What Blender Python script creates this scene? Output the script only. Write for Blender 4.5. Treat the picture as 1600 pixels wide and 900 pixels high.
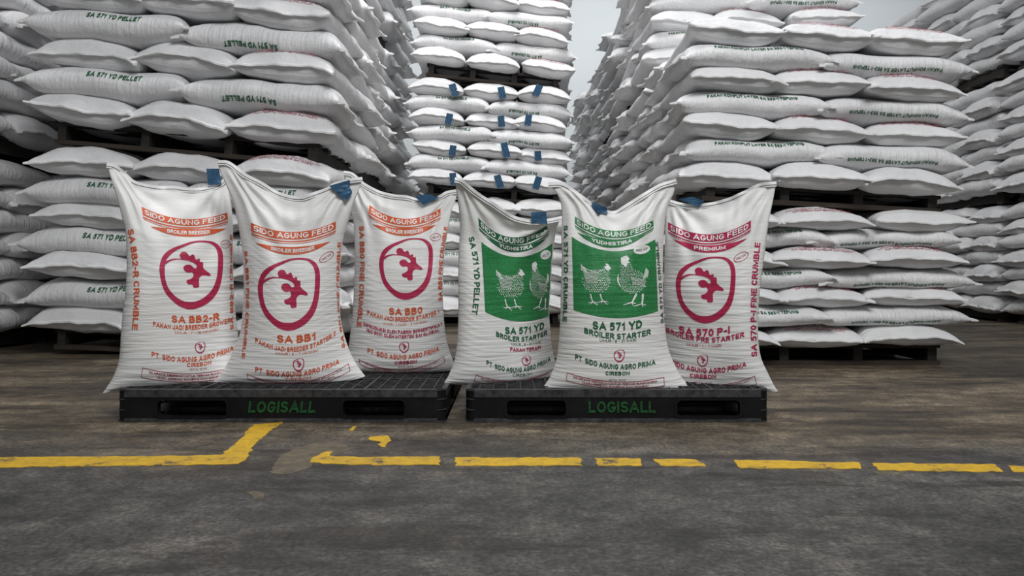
import bpy, bmesh, math, random
import numpy as np
from mathutils import Vector, Matrix
from mathutils.geometry import tessellate_polygon
from mathutils.bvhtree import BVHTree

for o in list(bpy.data.objects):
    bpy.data.objects.remove(o)
SC = bpy.context.scene
COL = SC.collection
random.seed(7)

# ------------------------------------------------------------------ camera
F, CX, HY, CH = 1200.0, 800.0, 420.0, 0.60      # focal (px), centre column, horizon row, eye height (m)
cam_d = bpy.data.cameras.new('camera')
cam_d.sensor_width = 36.0
cam_d.lens = 36.0 * F / 1600.0
cam_d.shift_y = -(450.0 - HY) / 1600.0
cam_d.clip_start = 0.05
cam = bpy.data.objects.new('camera', cam_d)
COL.objects.link(cam)
cam.location = (0, 0, CH)
cam.rotation_euler = (math.pi / 2, 0, 0)
SC.camera = cam

# ------------------------------------------------------------------ world, lights, exposure
W = bpy.data.worlds.new('world')
SC.world = W
W.use_nodes = True
W.node_tree.nodes['Background'].inputs[0].default_value = (0.93, 0.97, 1.0, 1)
W.node_tree.nodes['Background'].inputs[1].default_value = 0.34
SC.view_settings.view_transform = 'Standard'
SC.view_settings.look = 'None'
SC.view_settings.gamma = 1.0
SC.view_settings.use_curve_mapping = False
SC.view_settings.exposure = 0.0

def area_lamp(name, loc, size, size_y, power, target, col=(1, 1, 1)):
    ld = bpy.data.lights.new(name, 'AREA')
    ld.shape = 'RECTANGLE'
    ld.size, ld.size_y = size, size_y
    ld.energy = power
    ld.color = col
    o = bpy.data.objects.new(name, ld)
    COL.objects.link(o)
    o.location = loc
    o.rotation_euler = (Vector(target) - Vector(loc)).to_track_quat('-Z', 'Y').to_euler()
    return o

area_lamp('ceiling_lamp_front', (1.3, -0.5, 5.8), 3.8, 2.0, 345, (0.1, 4.0, 0.8))
area_lamp('ceiling_lamp_aisle', (0.1, 5.4, 6.7), 3.0, 2.0, 235, (0.0, 7.2, 0.6))
area_lamp('ceiling_lamp_rear', (1.5, 12.6, 6.8), 14.0, 1.0, 330, (1.5, 15.6, 2.2))

# ------------------------------------------------------------------ materials
def new_mat(name):
    m = bpy.data.materials.new(name)
    m.use_nodes = True
    return m, m.node_tree, m.node_tree.nodes['Principled BSDF']

def node(nt, kind, **kw):
    n = nt.nodes.new(kind)
    for k, v in kw.items():
        setattr(n, k, v)
    return n

def ramp(nt, fac, stops):
    r = node(nt, 'ShaderNodeValToRGB')
    nt.links.new(fac, r.inputs[0])
    els = r.color_ramp.elements
    while len(els) < len(stops):
        els.new(0.5)
    for e, (p, c) in zip(els, stops):
        e.position = p
        e.color = (c[0], c[1], c[2], 1)
    return r.outputs[0]

def noise(nt, vec, scale, detail=3.0, rough=0.55, mapping=None):
    if mapping is not None:
        mp = node(nt, 'ShaderNodeMapping')
        mp.inputs['Scale'].default_value = mapping
        nt.links.new(vec, mp.inputs['Vector'])
        vec = mp.outputs[0]
    n = node(nt, 'ShaderNodeTexNoise')
    n.inputs['Scale'].default_value = scale
    n.inputs['Detail'].default_value = detail
    n.inputs['Roughness'].default_value = rough
    nt.links.new(vec, n.inputs['Vector'])
    return n.outputs['Fac']

def wrinkle_bump(nt, b, strength):
    """fine crosswise creases of a filled upright sack, shared by cloth and print"""
    tc = node(nt, 'ShaderNodeTexCoord')
    sp = node(nt, 'ShaderNodeSeparateXYZ')
    nt.links.new(tc.outputs['Object'], sp.inputs[0])
    mk = node(nt, 'ShaderNodeMapRange')
    nt.links.new(sp.outputs['Z'], mk.inputs[0])
    mk.inputs[1].default_value, mk.inputs[2].default_value = 0.66, 0.40
    mk.inputs[3].default_value, mk.inputs[4].default_value = 0.12, 1.0
    w1 = noise(nt, tc.outputs['Object'], 1.0, 2.0, 0.5, (5.0, 5.0, 95.0))
    w2 = noise(nt, tc.outputs['Object'], 1.0, 1.0, 0.5, (3.0, 3.0, 42.0))
    ad_ = node(nt, 'ShaderNodeMath', operation='ADD')
    nt.links.new(w1, ad_.inputs[0])
    nt.links.new(w2, ad_.inputs[1])
    mu = node(nt, 'ShaderNodeMath', operation='MULTIPLY')
    nt.links.new(ad_.outputs[0], mu.inputs[0])
    nt.links.new(mk.outputs[0], mu.inputs[1])
    bp = node(nt, 'ShaderNodeBump')
    bp.inputs['Strength'].default_value = strength
    bp.inputs['Distance'].default_value = 0.012
    nt.links.new(mu.outputs[0], bp.inputs['Height'])
    for l in list(b.inputs['Normal'].links):
        nt.links.new(l.from_socket, bp.inputs['Normal'])
    nt.links.new(bp.outputs[0], b.inputs['Normal'])

def fabric_mat(name, c0, c1, wr=(3.0, 55.0, 1.0), strength=0.5):
    """woven plastic cloth: faint soiling, fine crosswise wrinkles, weave"""
    m, nt, b = new_mat(name)
    tc = node(nt, 'ShaderNodeTexCoord')
    geo = node(nt, 'ShaderNodeNewGeometry')
    big = noise(nt, geo.outputs['Position'], 3.0, 4.0)
    nt.links.new(ramp(nt, big, [(0.3, c0), (0.65, c1)]), b.inputs['Base Color'])
    b.inputs['Roughness'].default_value = 0.48
    b.inputs['Specular IOR Level'].default_value = 0.35
    w1 = noise(nt, tc.outputs['UV'], 1.0, 2.0, 0.5, wr)
    w2 = noise(nt, geo.outputs['Position'], 14.0, 3.0, 0.6)
    add = node(nt, 'ShaderNodeMath', operation='ADD')
    nt.links.new(w1, add.inputs[0])
    nt.links.new(w2, add.inputs[1])
    bp = node(nt, 'ShaderNodeBump')
    bp.inputs['Strength'].default_value = strength
    bp.inputs['Distance'].default_value = 0.012
    nt.links.new(add.outputs[0], bp.inputs['Height'])
    nt.links.new(bp.outputs[0], b.inputs['Normal'])
    return m

def ink_mat(name, col, rough=0.5, speck=0.12, wrinkle=True):
    m, nt, b = new_mat(name)
    geo = node(nt, 'ShaderNodeNewGeometry')
    n = noise(nt, geo.outputs['Position'], 160.0, 3.0, 0.7)
    lo = tuple(c * (1 - speck) for c in col)
    hi = tuple(min(1, c * (1 + speck) + 0.01) for c in col)
    nt.links.new(ramp(nt, n, [(0.35, lo), (0.65, hi)]), b.inputs['Base Color'])
    b.inputs['Roughness'].default_value = rough
    b.inputs['Specular IOR Level'].default_value = 0.3
    if wrinkle:
        wrinkle_bump(nt, b, 0.33)
    return m

def wood_mat(name, c0, c1):
    m, nt, b = new_mat(name)
    tc = node(nt, 'ShaderNodeTexCoord')
    g = noise(nt, tc.outputs['Object'], 6.0, 6.0, 0.65, (1.0, 12.0, 12.0))
    nt.links.new(ramp(nt, g, [(0.3, c0), (0.75, c1)]), b.inputs['Base Color'])
    b.inputs['Roughness'].default_value = 0.8
    bp = node(nt, 'ShaderNodeBump')
    bp.inputs['Strength'].default_value = 0.3
    nt.links.new(g, bp.inputs['Height'])
    nt.links.new(bp.outputs[0], b.inputs['Normal'])
    return m

M = {}
M['sack'] = fabric_mat('woven_sack_white', (0.70, 0.70, 0.71), (0.80, 0.80, 0.81), (2.5, 46.0, 1.0), 0.85)
M['hem'] = fabric_mat('sack_hem_white', (0.80, 0.80, 0.80), (0.88, 0.88, 0.88), (20.0, 20.0, 1.0), 0.2)
M['front'] = fabric_mat('front_sack_white', (0.74, 0.735, 0.72), (0.80, 0.80, 0.79), (2.0, 90.0, 1.0), 0.10)
wrinkle_bump(M['front'].node_tree, M['front'].node_tree.nodes['Principled BSDF'], 0.33)
M['orange'] = ink_mat('ink_orange', (0.62, 0.105, 0.035))
M['crimson'] = ink_mat('ink_crimson', (0.42, 0.020, 0.075))
M['red'] = ink_mat('ink_red', (0.36, 0.025, 0.06))
M['green'] = ink_mat('ink_green', (0.022, 0.20, 0.060), 0.5, 0.25)
M['darkgreen'] = ink_mat('ink_dark_green', (0.015, 0.115, 0.045))
M['white_ink'] = ink_mat('ink_white', (0.80, 0.80, 0.79), 0.5, 0.04)
M['thread'] = ink_mat('stitch_thread', (0.09, 0.085, 0.08), wrinkle=False)
M['tape'] = ink_mat('blue_tape', (0.030, 0.095, 0.18), 0.4, 0.3, False)
M['wood'] = wood_mat('dark_pallet_wood', (0.006, 0.005, 0.004), (0.028, 0.022, 0.017))
M['wood_brown'] = wood_mat('brown_pallet_wood', (0.012, 0.009, 0.006), (0.06, 0.042, 0.03))

m, nt, b = new_mat('black_plastic')
geo = node(nt, 'ShaderNodeNewGeometry')
n1 = noise(nt, geo.outputs['Position'], 9.0, 6.0, 0.7)
nt.links.new(ramp(nt, n1, [(0.45, (0.006, 0.006, 0.007)), (0.62, (0.010, 0.010, 0.011)), (0.75, (0.03, 0.03, 0.034))]), b.inputs['Base Color'])
b.inputs['Roughness'].default_value = 0.55
b.inputs['Specular IOR Level'].default_value = 0.2
M['plastic'] = m
m, nt, b = new_mat('worn_plastic_edge')
geo = node(nt, 'ShaderNodeNewGeometry')
n1 = noise(nt, geo.outputs['Position'], 30.0, 4.0, 0.7)
nt.links.new(ramp(nt, n1, [(0.35, (0.012, 0.012, 0.013)), (0.7, (0.075, 0.075, 0.08))]), b.inputs['Base Color'])
b.inputs['Roughness'].default_value = 0.5
M['plastic_edge'] = m
M['logo_green'] = ink_mat('pallet_letter_green', (0.008, 0.075, 0.018), 0.6, 0.5, False)

# concrete floor
m, nt, b = new_mat('stained_concrete')
geo = node(nt, 'ShaderNodeNewGeometry')
P = geo.outputs['Position']
base = ramp(nt, noise(nt, P, 2.2, 10.0, 0.72), [(0.36, (0.030, 0.029, 0.028)), (0.47, (0.062, 0.060, 0.058)), (0.55, (0.086, 0.082, 0.077)), (0.66, (0.145, 0.136, 0.122))])
brown = ramp(nt, noise(nt, P, 1.5, 9.0, 0.70, (0.8, 2.2, 1)), [(0.36, (0.030, 0.022, 0.015)), (0.47, (0.095, 0.074, 0.050)), (0.56, (0.165, 0.132, 0.090)), (0.66, (0.26, 0.215, 0.15))])
sep = node(nt, 'ShaderNodeSeparateXYZ')
nt.links.new(P, sep.inputs[0])
wob = noise(nt, P, 1.6, 5.0, 0.6)
ad = node(nt, 'ShaderNodeMath', operation='MULTIPLY_ADD')
nt.links.new(wob, ad.inputs[0])
ad.inputs[1].default_value = 1.6
nt.links.new(sep.outputs['Y'], ad.inputs[2])
mr = node(nt, 'ShaderNodeMapRange')
nt.links.new(ad.outputs[0], mr.inputs[0])
mr.inputs[1].default_value = 3.05
mr.inputs[2].default_value = 3.65
mix = node(nt, 'ShaderNodeMix', data_type='RGBA')
nt.links.new(mr.outputs[0], mix.inputs[0])
nt.links.new(base, mix.inputs[6])
nt.links.new(brown, mix.inputs[7])
fine = noise(nt, P, 11.0, 10.0, 0.80)
mul = node(nt, 'ShaderNodeMix', data_type='RGBA', blend_type='MULTIPLY')
mul.inputs[0].default_value = 1.0
nt.links.new(mix.outputs[2], mul.inputs[6])
nt.links.new(ramp(nt, fine, [(0.36, (0.42, 0.42, 0.42)), (0.5, (0.95, 0.95, 0.95)), (0.64, (1.65, 1.62, 1.58))]), mul.inputs[7])
grit = noise(nt, P, 75.0, 5.0, 0.75)
mulg = node(nt, 'ShaderNodeMix', data_type='RGBA', blend_type='MULTIPLY')
mulg.inputs[0].default_value = 1.0
nt.links.new(mul.outputs[2], mulg.inputs[6])
nt.links.new(ramp(nt, grit, [(0.38, (0.42, 0.42, 0.42)), (0.5, (0.82, 0.81, 0.80)), (0.62, (1.36, 1.33, 1.28))]), mulg.inputs[7])
mul = mulg
# dark drag marks
drag = noise(nt, P, 2.0, 5.0, 0.6, (0.5, 2.5, 1))
mul2 = node(nt, 'ShaderNodeMix', data_type='RGBA', blend_type='MULTIPLY')
mul2.inputs[0].default_value = 1.0
nt.links.new(mul.outputs[2], mul2.inputs[6])
nt.links.new(ramp(nt, drag, [(0.38, (0.45, 0.43, 0.41)), (0.46, (1, 1, 1)), (0.68, (1.0, 1.0, 1.0))]), mul2.inputs[7])
nt.links.new(mul2.outputs[2], b.inputs['Base Color'])
nt.links.new(ramp(nt, fine, [(0.3, (0.42,) * 3), (0.7, (0.68,) * 3)]), b.inputs['Roughness'])
bp = node(nt, 'ShaderNodeBump')
bp.inputs['Strength'].default_value = 0.4
bp.inputs['Distance'].default_value = 0.01
nt.links.new(fine, bp.inputs['Height'])
nt.links.new(bp.outputs[0], b.inputs['Normal'])
M['floor'] = m

m, nt, b = new_mat('worn_yellow_paint')
geo = node(nt, 'ShaderNodeNewGeometry')
n1 = noise(nt, geo.outputs['Position'], 9.0, 8.0, 0.72)
n2 = noise(nt, geo.outputs['Position'], 45.0, 5.0, 0.7)
c1 = ramp(nt, n1, [(0.37, (0.12, 0.085, 0.045)), (0.425, (0.52, 0.32, 0.02)), (0.6, (0.66, 0.40, 0.012))])
mm = node(nt, 'ShaderNodeMix', data_type='RGBA', blend_type='MULTIPLY')
mm.inputs[0].default_value = 1.0
nt.links.new(c1, mm.inputs[6])
nt.links.new(ramp(nt, n2, [(0.3, (0.7, 0.68, 0.65)), (0.55, (1, 1, 1))]), mm.inputs[7])
nt.links.new(mm.outputs[2], b.inputs['Base Color'])
b.inputs['Roughness'].default_value = 0.6
M['yellow'] = m

m, nt, b = new_mat('bare_screed')
geo = node(nt, 'ShaderNodeNewGeometry')
n1 = noise(nt, geo.outputs['Position'], 22.0, 7.0, 0.7)
nt.links.new(ramp(nt, n1, [(0.3, (0.055, 0.045, 0.033)), (0.7, (0.18, 0.145, 0.10))]), b.inputs['Base Color'])
b.inputs['Roughness'].default_value = 0.8
M['screed'] = m

m, nt, b = new_mat('painted_wall')
geo = node(nt, 'ShaderNodeNewGeometry')
n1 = noise(nt, geo.outputs['Position'], 0.8, 3.0)
nt.links.new(ramp(nt, n1, [(0.3, (0.62, 0.66, 0.68)), (0.7, (0.66, 0.70, 0.72))]), b.inputs['Base Color'])
b.inputs['Roughness'].default_value = 0.7
M['wall'] = m

m, nt, b = new_mat('grey_roof_sheet')
geo = node(nt, 'ShaderNodeNewGeometry')
nt.links.new(ramp(nt, noise(nt, geo.outputs['Position'], 1.5, 3.0), [(0.4, (0.20, 0.205, 0.21)), (0.6, (0.26, 0.265, 0.27))]), b.inputs['Base Color'])
b.inputs['Roughness'].default_value = 0.7
M['ceiling'] = m

# ------------------------------------------------------------------ mesh helpers
def mesh_obj(name, me, mat=None, parent=None, loc=None):
    o = bpy.data.objects.new(name, me)
    COL.objects.link(o)
    if mat is not None and not me.materials:
        me.materials.append(M[mat] if isinstance(mat, str) else mat)
    if parent is not None:
        o.parent = parent
    if loc is not None:
        o.location = loc
    return o

def pydata(name, v, f, smooth=False, uv=None):
    me = bpy.data.meshes.new(name)
    me.from_pydata([tuple(map(float, p)) for p in v], [], [tuple(map(int, q)) for q in f])
    if uv is not None:
        l = me.uv_layers.new(name='UVMap')
        idx = np.empty(len(me.loops), dtype=np.int32)
        me.loops.foreach_get('vertex_index', idx)
        l.data.foreach_set('uv', np.asarray(uv, dtype=np.float32)[idx].ravel())
    if smooth:
        me.polygons.foreach_set('use_smooth', [True] * len(me.polygons))
    me.update()
    return me

class MB:
    """collects boxes into one mesh"""
    def __init__(s):
        s.v, s.f = [], []
    def box(s, x0, x1, y0, y1, z0, z1):
        n = len(s.v)
        s.v += [(x0, y0, z0), (x1, y0, z0), (x1, y1, z0), (x0, y1, z0), (x0, y0, z1), (x1, y0, z1), (x1, y1, z1), (x0, y1, z1)]
        s.f += [tuple(n + i for i in q) for q in ((0, 3, 2, 1), (4, 5, 6, 7), (0, 1, 5, 4), (1, 2, 6, 5), (2, 3, 7, 6), (3, 0, 4, 7))]
        return s
    def prism(s, loops, y0, y1):
        """polygon with holes in xz, extruded in y"""
        tri = tessellate_polygon([[Vector((p[0], p[1], 0)) for p in lp] for lp in loops])
        flat = [p for lp in loops for p in lp]
        n, k = len(s.v), len(flat)
        s.v += [(p[0], y0, p[1]) for p in flat] + [(p[0], y1, p[1]) for p in flat]
        for t in tri:
            s.f.append((n + t[0], n + t[1], n + t[2]))
            s.f.append((n + k + t[2], n + k + t[1], n + k + t[0]))
        st = 0
        for lp in loops:
            c = len(lp)
            for i in range(c):
                j = (i + 1) % c
                s.f.append((n + st + i, n + st + j, n + k + st + j, n + k + st + i))
            st += c
        return s
    def mesh(s, name):
        return pydata(name, s.v, s.f)
    def build(s, name, mat, parent=None, loc=None):
        return mesh_obj(name, s.mesh(name), mat, parent, loc)

def tag(o, label=None, cat=None, group=None, kind=None):
    if label: o['label'] = label
    if cat: o['category'] = cat
    if group: o['group'] = group
    if kind: o['kind'] = kind
    return o

def empty(name, loc):
    o = bpy.data.objects.new(name, None)
    o.empty_display_size = 0.1
    COL.objects.link(o)
    o.location = loc
    return o

def ground(px, py):
    d = F * CH / (py - HY)
    return ((px - CX) * d / F, d)

# ------------------------------------------------------------------ text as flat meshes
_font = {}
def _arc(cx, cy, rx, ry, a0, a1, n=7):
    return [(cx + rx * math.cos(math.radians(a0 + (a1 - a0) * k / n)), cy + ry * math.sin(math.radians(a0 + (a1 - a0) * k / n))) for k in range(n + 1)]
# bold sans capitals as stroke centre lines in a unit box: width, strokes
GLYPH = {
    'A': (.80, [[(0, 0), (.5, 1), (1, 0)], [(.2, .30), (.8, .30)]]),
    'B': (.62, [[(0, 0), (0, 1), (.5, 1)] + _arc(.5, .77, .38, .23, 90, -90) + [(0, .54)], [(0, .54), (.55, .54)] + _arc(.55, .27, .45, .27, 90, -90) + [(0, 0)]]),
    'C': (.66, [_arc(.5, .5, .5, .5, 48, 312, 14)]),
    'D': (.64, [[(0, 0), (0, 1), (.35, 1)] + _arc(.35, .5, .65, .5, 90, -90, 9) + [(0, 0), (0, .1)]]),
    'E': (.54, [[(1, 1), (0, 1), (0, 0), (1, 0)], [(0, .52), (.9, .52)]]),
    'F': (.52, [[(1, 1), (0, 1), (0, 0)], [(0, .50), (.85, .50)]]),
    'G': (.70, [_arc(.5, .5, .5, .5, 48, 325, 14) + [(1, .44), (.58, .44)]]),
    'H': (.64, [[(0, 0), (0, 1)], [(1, 0), (1, 1)], [(0, .52), (1, .52)]]),
    'I': (.0, [[(.5, 0), (.5, 1)]]),
    'J': (.5, [[(1, 1), (1, .3)] + _arc(.5, .3, .5, .3, 0, -180)]),
    'K': (.66, [[(0, 0), (0, 1)], [(1, 1), (.02, .38)], [(.35, .58), (1, 0)]]),
    'L': (.52, [[(0, 1), (0, 0), (1, 0)]]),
    'M': (.82, [[(0, 0), (0, 1), (.5, .15), (1, 1), (1, 0)]]),
    'N': (.66, [[(0, 0), (0, 1), (1, 0), (1, 1)]]),
    'O': (.74, [_arc(.5, .5, .5, .5, 90, 455, 18)]),
    'P': (.60, [[(0, 0), (0, 1), (.5, 1)] + _arc(.5, .73, .5, .27, 90, -90) + [(0, .46)]]),
    'R': (.64, [[(0, 0), (0, 1), (.5, 1)] + _arc(.5, .74, .46, .26, 90, -90) + [(0, .48)], [(.5, .48), (1, 0)]]),
    'S': (.60, [_arc(.5, .75, .46, .25, 35, 270, 9) + _arc(.5, .25, .5, .25, 90, -145, 9)[1:]]),
    'T': (.62, [[(0, 1), (1, 1)], [(.5, 1), (.5, 0)]]),
    'U': (.64, [[(0, 1), (0, .38)] + _arc(.5, .38, .5, .38, 180, 360, 9) + [(1, 1)]]),
    'V': (.74, [[(0, 1), (.5, 0), (1, 1)]]),
    'W': (1.05, [[(0, 1), (.26, 0), (.5, .9), (.74, 0), (1, 1)]]),
    'Y': (.70, [[(0, 1), (.5, .46), (1, 1)], [(.5, .46), (.5, 0)]]),
    'Z': (.6, [[(0, 1), (1, 1), (0, 0), (1, 0)]]),
    '0': (.52, [_arc(.5, .5, .5, .5, 90, 455, 16)]),
    '1': (.28, [[(0, .72), (.8, 1), (.8, 0)]]),
    '2': (.52, [_arc(.5, .70, .48, .30, 165, -35, 9) + [(0, 0), (1, 0)]]),
    '3': (.52, [_arc(.46, .76, .44, .24, 135, -90, 9), _arc(.46, .26, .54, .26, 90, -132, 9)]),
    '5': (.52, [[(.92, 1), (.14, 1), (.08, .58)] + _arc(.45, .32, .55, .32, 100, -128, 10)]),
    '7': (.52, [[(0, 1), (1, 1), (.35, 0)]]),
    '8': (.52, [_arc(.5, .77, .42, .23, -90, 275, 12), _arc(.5, .27, .5, .27, 90, 455, 12)]),
    '9': (.52, [_arc(.5, .68, .5, .32, 0, 365, 12), [(1, .68), (.95, .25), (.5, 0), (.1, .05)]]),
    '-': (.26, [[(0, .42), (1, .42)]]),
    ':': (.0, [[(.5, 0), (.5, .08)], [(.5, .58), (.5, .66)]]),
    '.': (.0, [[(.5, 0), (.5, .05)]]),
    ',': (.0, [[(.5, .04), (.5, -.14)]]),
    '(': (.16, [[(1, 1.08), (.2, .8), (0, .45), (.2, .1), (1, -.18)]]),
    ')': (.16, [[(0, 1.08), (.8, .8), (1, .45), (.8, .1), (0, -.18)]]),
}
def text_mesh(s, bold=0.02):
    """bold capitals as flat meshes; x runs 0..1 over the width, y 0..1 over the capital height"""
    key = (s, bold)
    if key in _font:
        return _font[key]
    t = 0.175 + 1.6 * bold
    V, Fc, x, lay = [], [], 0.0, []
    for ch in s:
        if ch == ' ':
            x += 0.38
            continue
        w, strokes = GLYPH[ch]
        for si_, st in enumerate(strokes):
            p = np.array([(x + t / 2 + q[0] * w, t / 2 + q[1] * (1 - t)) for q in st])
            n = len(p)
            d = np.diff(p, axis=0)
            d /= np.linalg.norm(d, axis=1)[:, None] + 1e-9
            nn = np.c_[-d[:, 1], d[:, 0]]
            closed = np.linalg.norm(p[0] - p[-1]) < 0.06
            off = np.zeros((n, 2))
            for k in range(n):
                a = nn[k - 1] if k > 0 else nn[0]
                b_ = nn[k] if k < n - 1 else nn[-1]
                m_ = a + b_
                L = np.linalg.norm(m_)
                m_ = m_ / L if L > 1e-6 else a
                off[k] = m_ * (t / 2) / max(0.55, float(m_ @ a))
            if not closed and len(st) > 1:
                horiz0, horiz1 = abs(d[0, 1]) < 0.3, abs(d[-1, 1]) < 0.3
                ext = t / 2
                p = p.copy()
                p[0] = p[0] - d[0] * ext
                p[-1] = p[-1] + d[-1] * ext
            b0 = len(V)
            V.extend(map(tuple, p + off)); V.extend(map(tuple, p - off))
            lay += [float(si_)] * (2 * n)
            Fc += [(b0 + k, b0 + k + 1, b0 + n + k + 1, b0 + n + k) for k in range(n - 1)]
        x += w + t + 0.125
    v = np.array(V)
    x0, x1 = v[:, 0].min(), v[:, 0].max()
    out = np.c_[(v[:, 0] - x0) / (x1 - x0), np.clip(v[:, 1], -0.25, 1.12), lay]
    _font[key] = (out, Fc, (x1 - x0))
    return _font[key]

def cut2d(v, f, dx, dy):
    """slice a flat mesh along a grid so that it can follow a curved surface"""
    bm = bmesh.new()
    vs = [bm.verts.new((p[0], p[1], p[2] if len(p) > 2 else 0)) for p in v]
    for q in f:
        try:
            bm.faces.new([vs[i] for i in q])
        except ValueError:
            pass
    v = np.asarray(v)
    for ax, st in ((0, dx), (1, dy)):
        lo, hi = v[:, ax].min(), v[:, ax].max()
        k = math.ceil(lo / st + 1e-6) * st
        while k < hi - 1e-6:
            co = (k, 0, 0) if ax == 0 else (0, k, 0)
            no = (1, 0, 0) if ax == 0 else (0, 1, 0)
            bmesh.ops.bisect_plane(bm, geom=bm.verts[:] + bm.edges[:] + bm.faces[:], plane_co=co, plane_no=no, dist=1e-5)
            k += st
    bm.verts.index_update()
    ov = np.array([q.co[:] for q in bm.verts])
    of = [tuple(q.index for q in fc.verts) for fc in bm.faces]
    bm.free()
    return ov, of

def quad3(p0, p1, p2):
    """curve through three points at t = 0, the middle one's own t, 1"""
    p0, p1, p2 = map(np.array, (p0, p1, p2))
    tm = np.clip((p1 - p0) @ (p2 - p0) / ((p2 - p0) @ (p2 - p0)), 0.2, 0.8)
    c = (p1 - (1 - tm) ** 2 * p0 - tm ** 2 * p2) / (2 * tm * (1 - tm))
    def at(t):
        t = np.asarray(t)[:, None]
        return (1 - t) ** 2 * p0 + 2 * t * (1 - t) * c + t ** 2 * p2
    def dr(t):
        t = np.asarray(t)[:, None]
        return 2 * (1 - t) * (c - p0) + 2 * t * (p2 - c)
    return at, dr

def curved_text(s, p0, p1, p2, cap, bold=0.03, upright=False):
    """lettering along a curve given in picture pixels (p are the mid-height points), returns flat mesh in pixels"""
    v, f, asp = text_mesh(s, bold)
    width = math.dist(p0, p2)
    v2, f2 = cut2d(np.c_[v[:, 0] * width, v[:, 1] * cap, v[:, 2]], f, 3.5, 3.5)
    at, dr = quad3(p0, p1, p2)
    t = v2[:, 0] / width
    q = at(t)
    d = dr(t)
    d /= np.linalg.norm(d, axis=1)[:, None]
    nrm = np.c_[d[:, 1], -d[:, 0]]
    if upright:
        nrm = np.tile(np.array([[0.0, -1.0]]), (len(t), 1))
    return np.c_[q + nrm * (v2[:, 1] - cap / 2)[:, None], v2[:, 2]], f2

def poly2d(loops, st=6.0):
    tri = tessellate_polygon([[Vector((p[0], p[1], 0)) for p in lp] for lp in loops])
    flat = np.array([p for lp in loops for p in lp], dtype=float)
    return cut2d(flat, [tuple(t) for t in tri], st, st)

def band2d(top, bot, n=40):
    """strip between two pixel curves (each three points)"""
    a, _ = quad3(*top)
    b_, _ = quad3(*bot)
    t = np.linspace(0, 1, n)
    A, B = a(t), b_(t)
    k = max(2, int(np.max(np.linalg.norm(A - B, axis=1)) / 5) + 1)
    v = np.concatenate([A + (B - A) * (j / (k - 1)) for j in range(k)])
    f = [(j * n + i, j * n + i + 1, (j + 1) * n + i + 1, (j + 1) * n + i) for j in range(k - 1) for i in range(n - 1)]
    return v, f

def stroke2d(pts, w):
    pts = np.array(pts, dtype=float)
    d = np.gradient(pts, axis=0)
    d /= np.linalg.norm(d, axis=1)[:, None] + 1e-9
    nn = np.c_[-d[:, 1], d[:, 0]] * (np.asarray(w).reshape(-1, 1) / 2)
    n = len(pts)
    v = np.concatenate([pts + nn, pts - nn])
    return v, [(i, i + 1, n + i + 1, n + i) for i in range(n - 1)]

def blob2d(x, y, rx, ry, ang=0.0, n=8):
    t = np.linspace(0, 2 * math.pi, n, endpoint=False)
    c, s = math.cos(ang), math.sin(ang)
    px, py = rx * np.cos(t), ry * np.sin(t)
    return np.c_[x + c * px - s * py, y + s * px + c * py], [tuple(range(n))]

def join2d(items):
    V, Fc, n = [], [], 0
    for v, f in items:
        v = np.asarray(v, dtype=float)
        V.append(v if v.shape[1] == 3 else np.c_[v, np.zeros(len(v))])
        Fc += [tuple(i + n for i in q) for q in f]
        n += len(v)
    return np.concatenate(V), Fc

# ------------------------------------------------------------------ the room
fl = MB().box(-8.2, 10.2, -3, 16.2, -0.2, 0.0).build('floor', 'floor')
tag(fl, kind='structure')
wb = MB().box(-8.2, 10.2, 16.0, 16.2, 0.0, 7.4).build('wall_back', 'wall')
tag(wb, kind='structure')

for nm, bx_ in (('wall_left', (-8.2, -8.0, -3, 16.0, 0, 7.4)), ('wall_right', (10.0, 10.2, -3, 16.0, 0, 7.4)), ('ceiling', (-8.2, 10.2, -3, 16.2, 7.4, 7.6))):
    tag(MB().box(*bx_).build(nm, 'ceiling' if nm == 'ceiling' else 'wall'), kind='structure')

# unseen wall with a wide doorway, added behind the viewer to cut left-hand light
wf = MB()
wf.prism([[(-8.2, 0), (-1.2, 0), (-1.2, 4.6), (6.0, 4.6), (6.0, 0), (10.2, 0), (10.2, 7.4), (-8.2, 7.4)]], -3.2, -3.0)
tag(wf.build('added_wall_front', 'wall'), kind='structure')

def paint_piece(name, pts, mat, z=0.0015):
    """flat patch on the floor with a slightly ragged outline, pts in picture pixels"""
    rnd = random.Random(hash(tuple(pts[0])) & 0xffff)
    g = [ground(*p) for p in pts]
    out = []
    for i, p in enumerate(g):
        q = g[(i + 1) % len(g)]
        L = math.dist(p, q)
        k = max(1, int(L / 0.022))
        for j in range(k):
            t = j / k
            r = 0.0 if j == 0 else rnd.uniform(-0.007, 0.007)
            out.append((p[0] + (q[0] - p[0]) * t + r, p[1] + (q[1] - p[1]) * t + r))
    tri = tessellate_polygon([[Vector((x, y, 0)) for x, y in out]])
    n = len(out)
    v = [(x, y, z) for x, y in out] + [(x, y, -0.0005) for x, y in out]
    f = [tuple(t) for t in tri] + [(i, (i + 1) % n, n + (i + 1) % n, n + i) for i in range(n)]
    me = pydata(name, v, f)
    bm = bmesh.new(); bm.from_mesh(me); bmesh.ops.recalc_face_normals(bm, faces=bm.faces); bm.to_mesh(me); bm.free()
    return mesh_obj(name, me, mat, fl)

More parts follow.
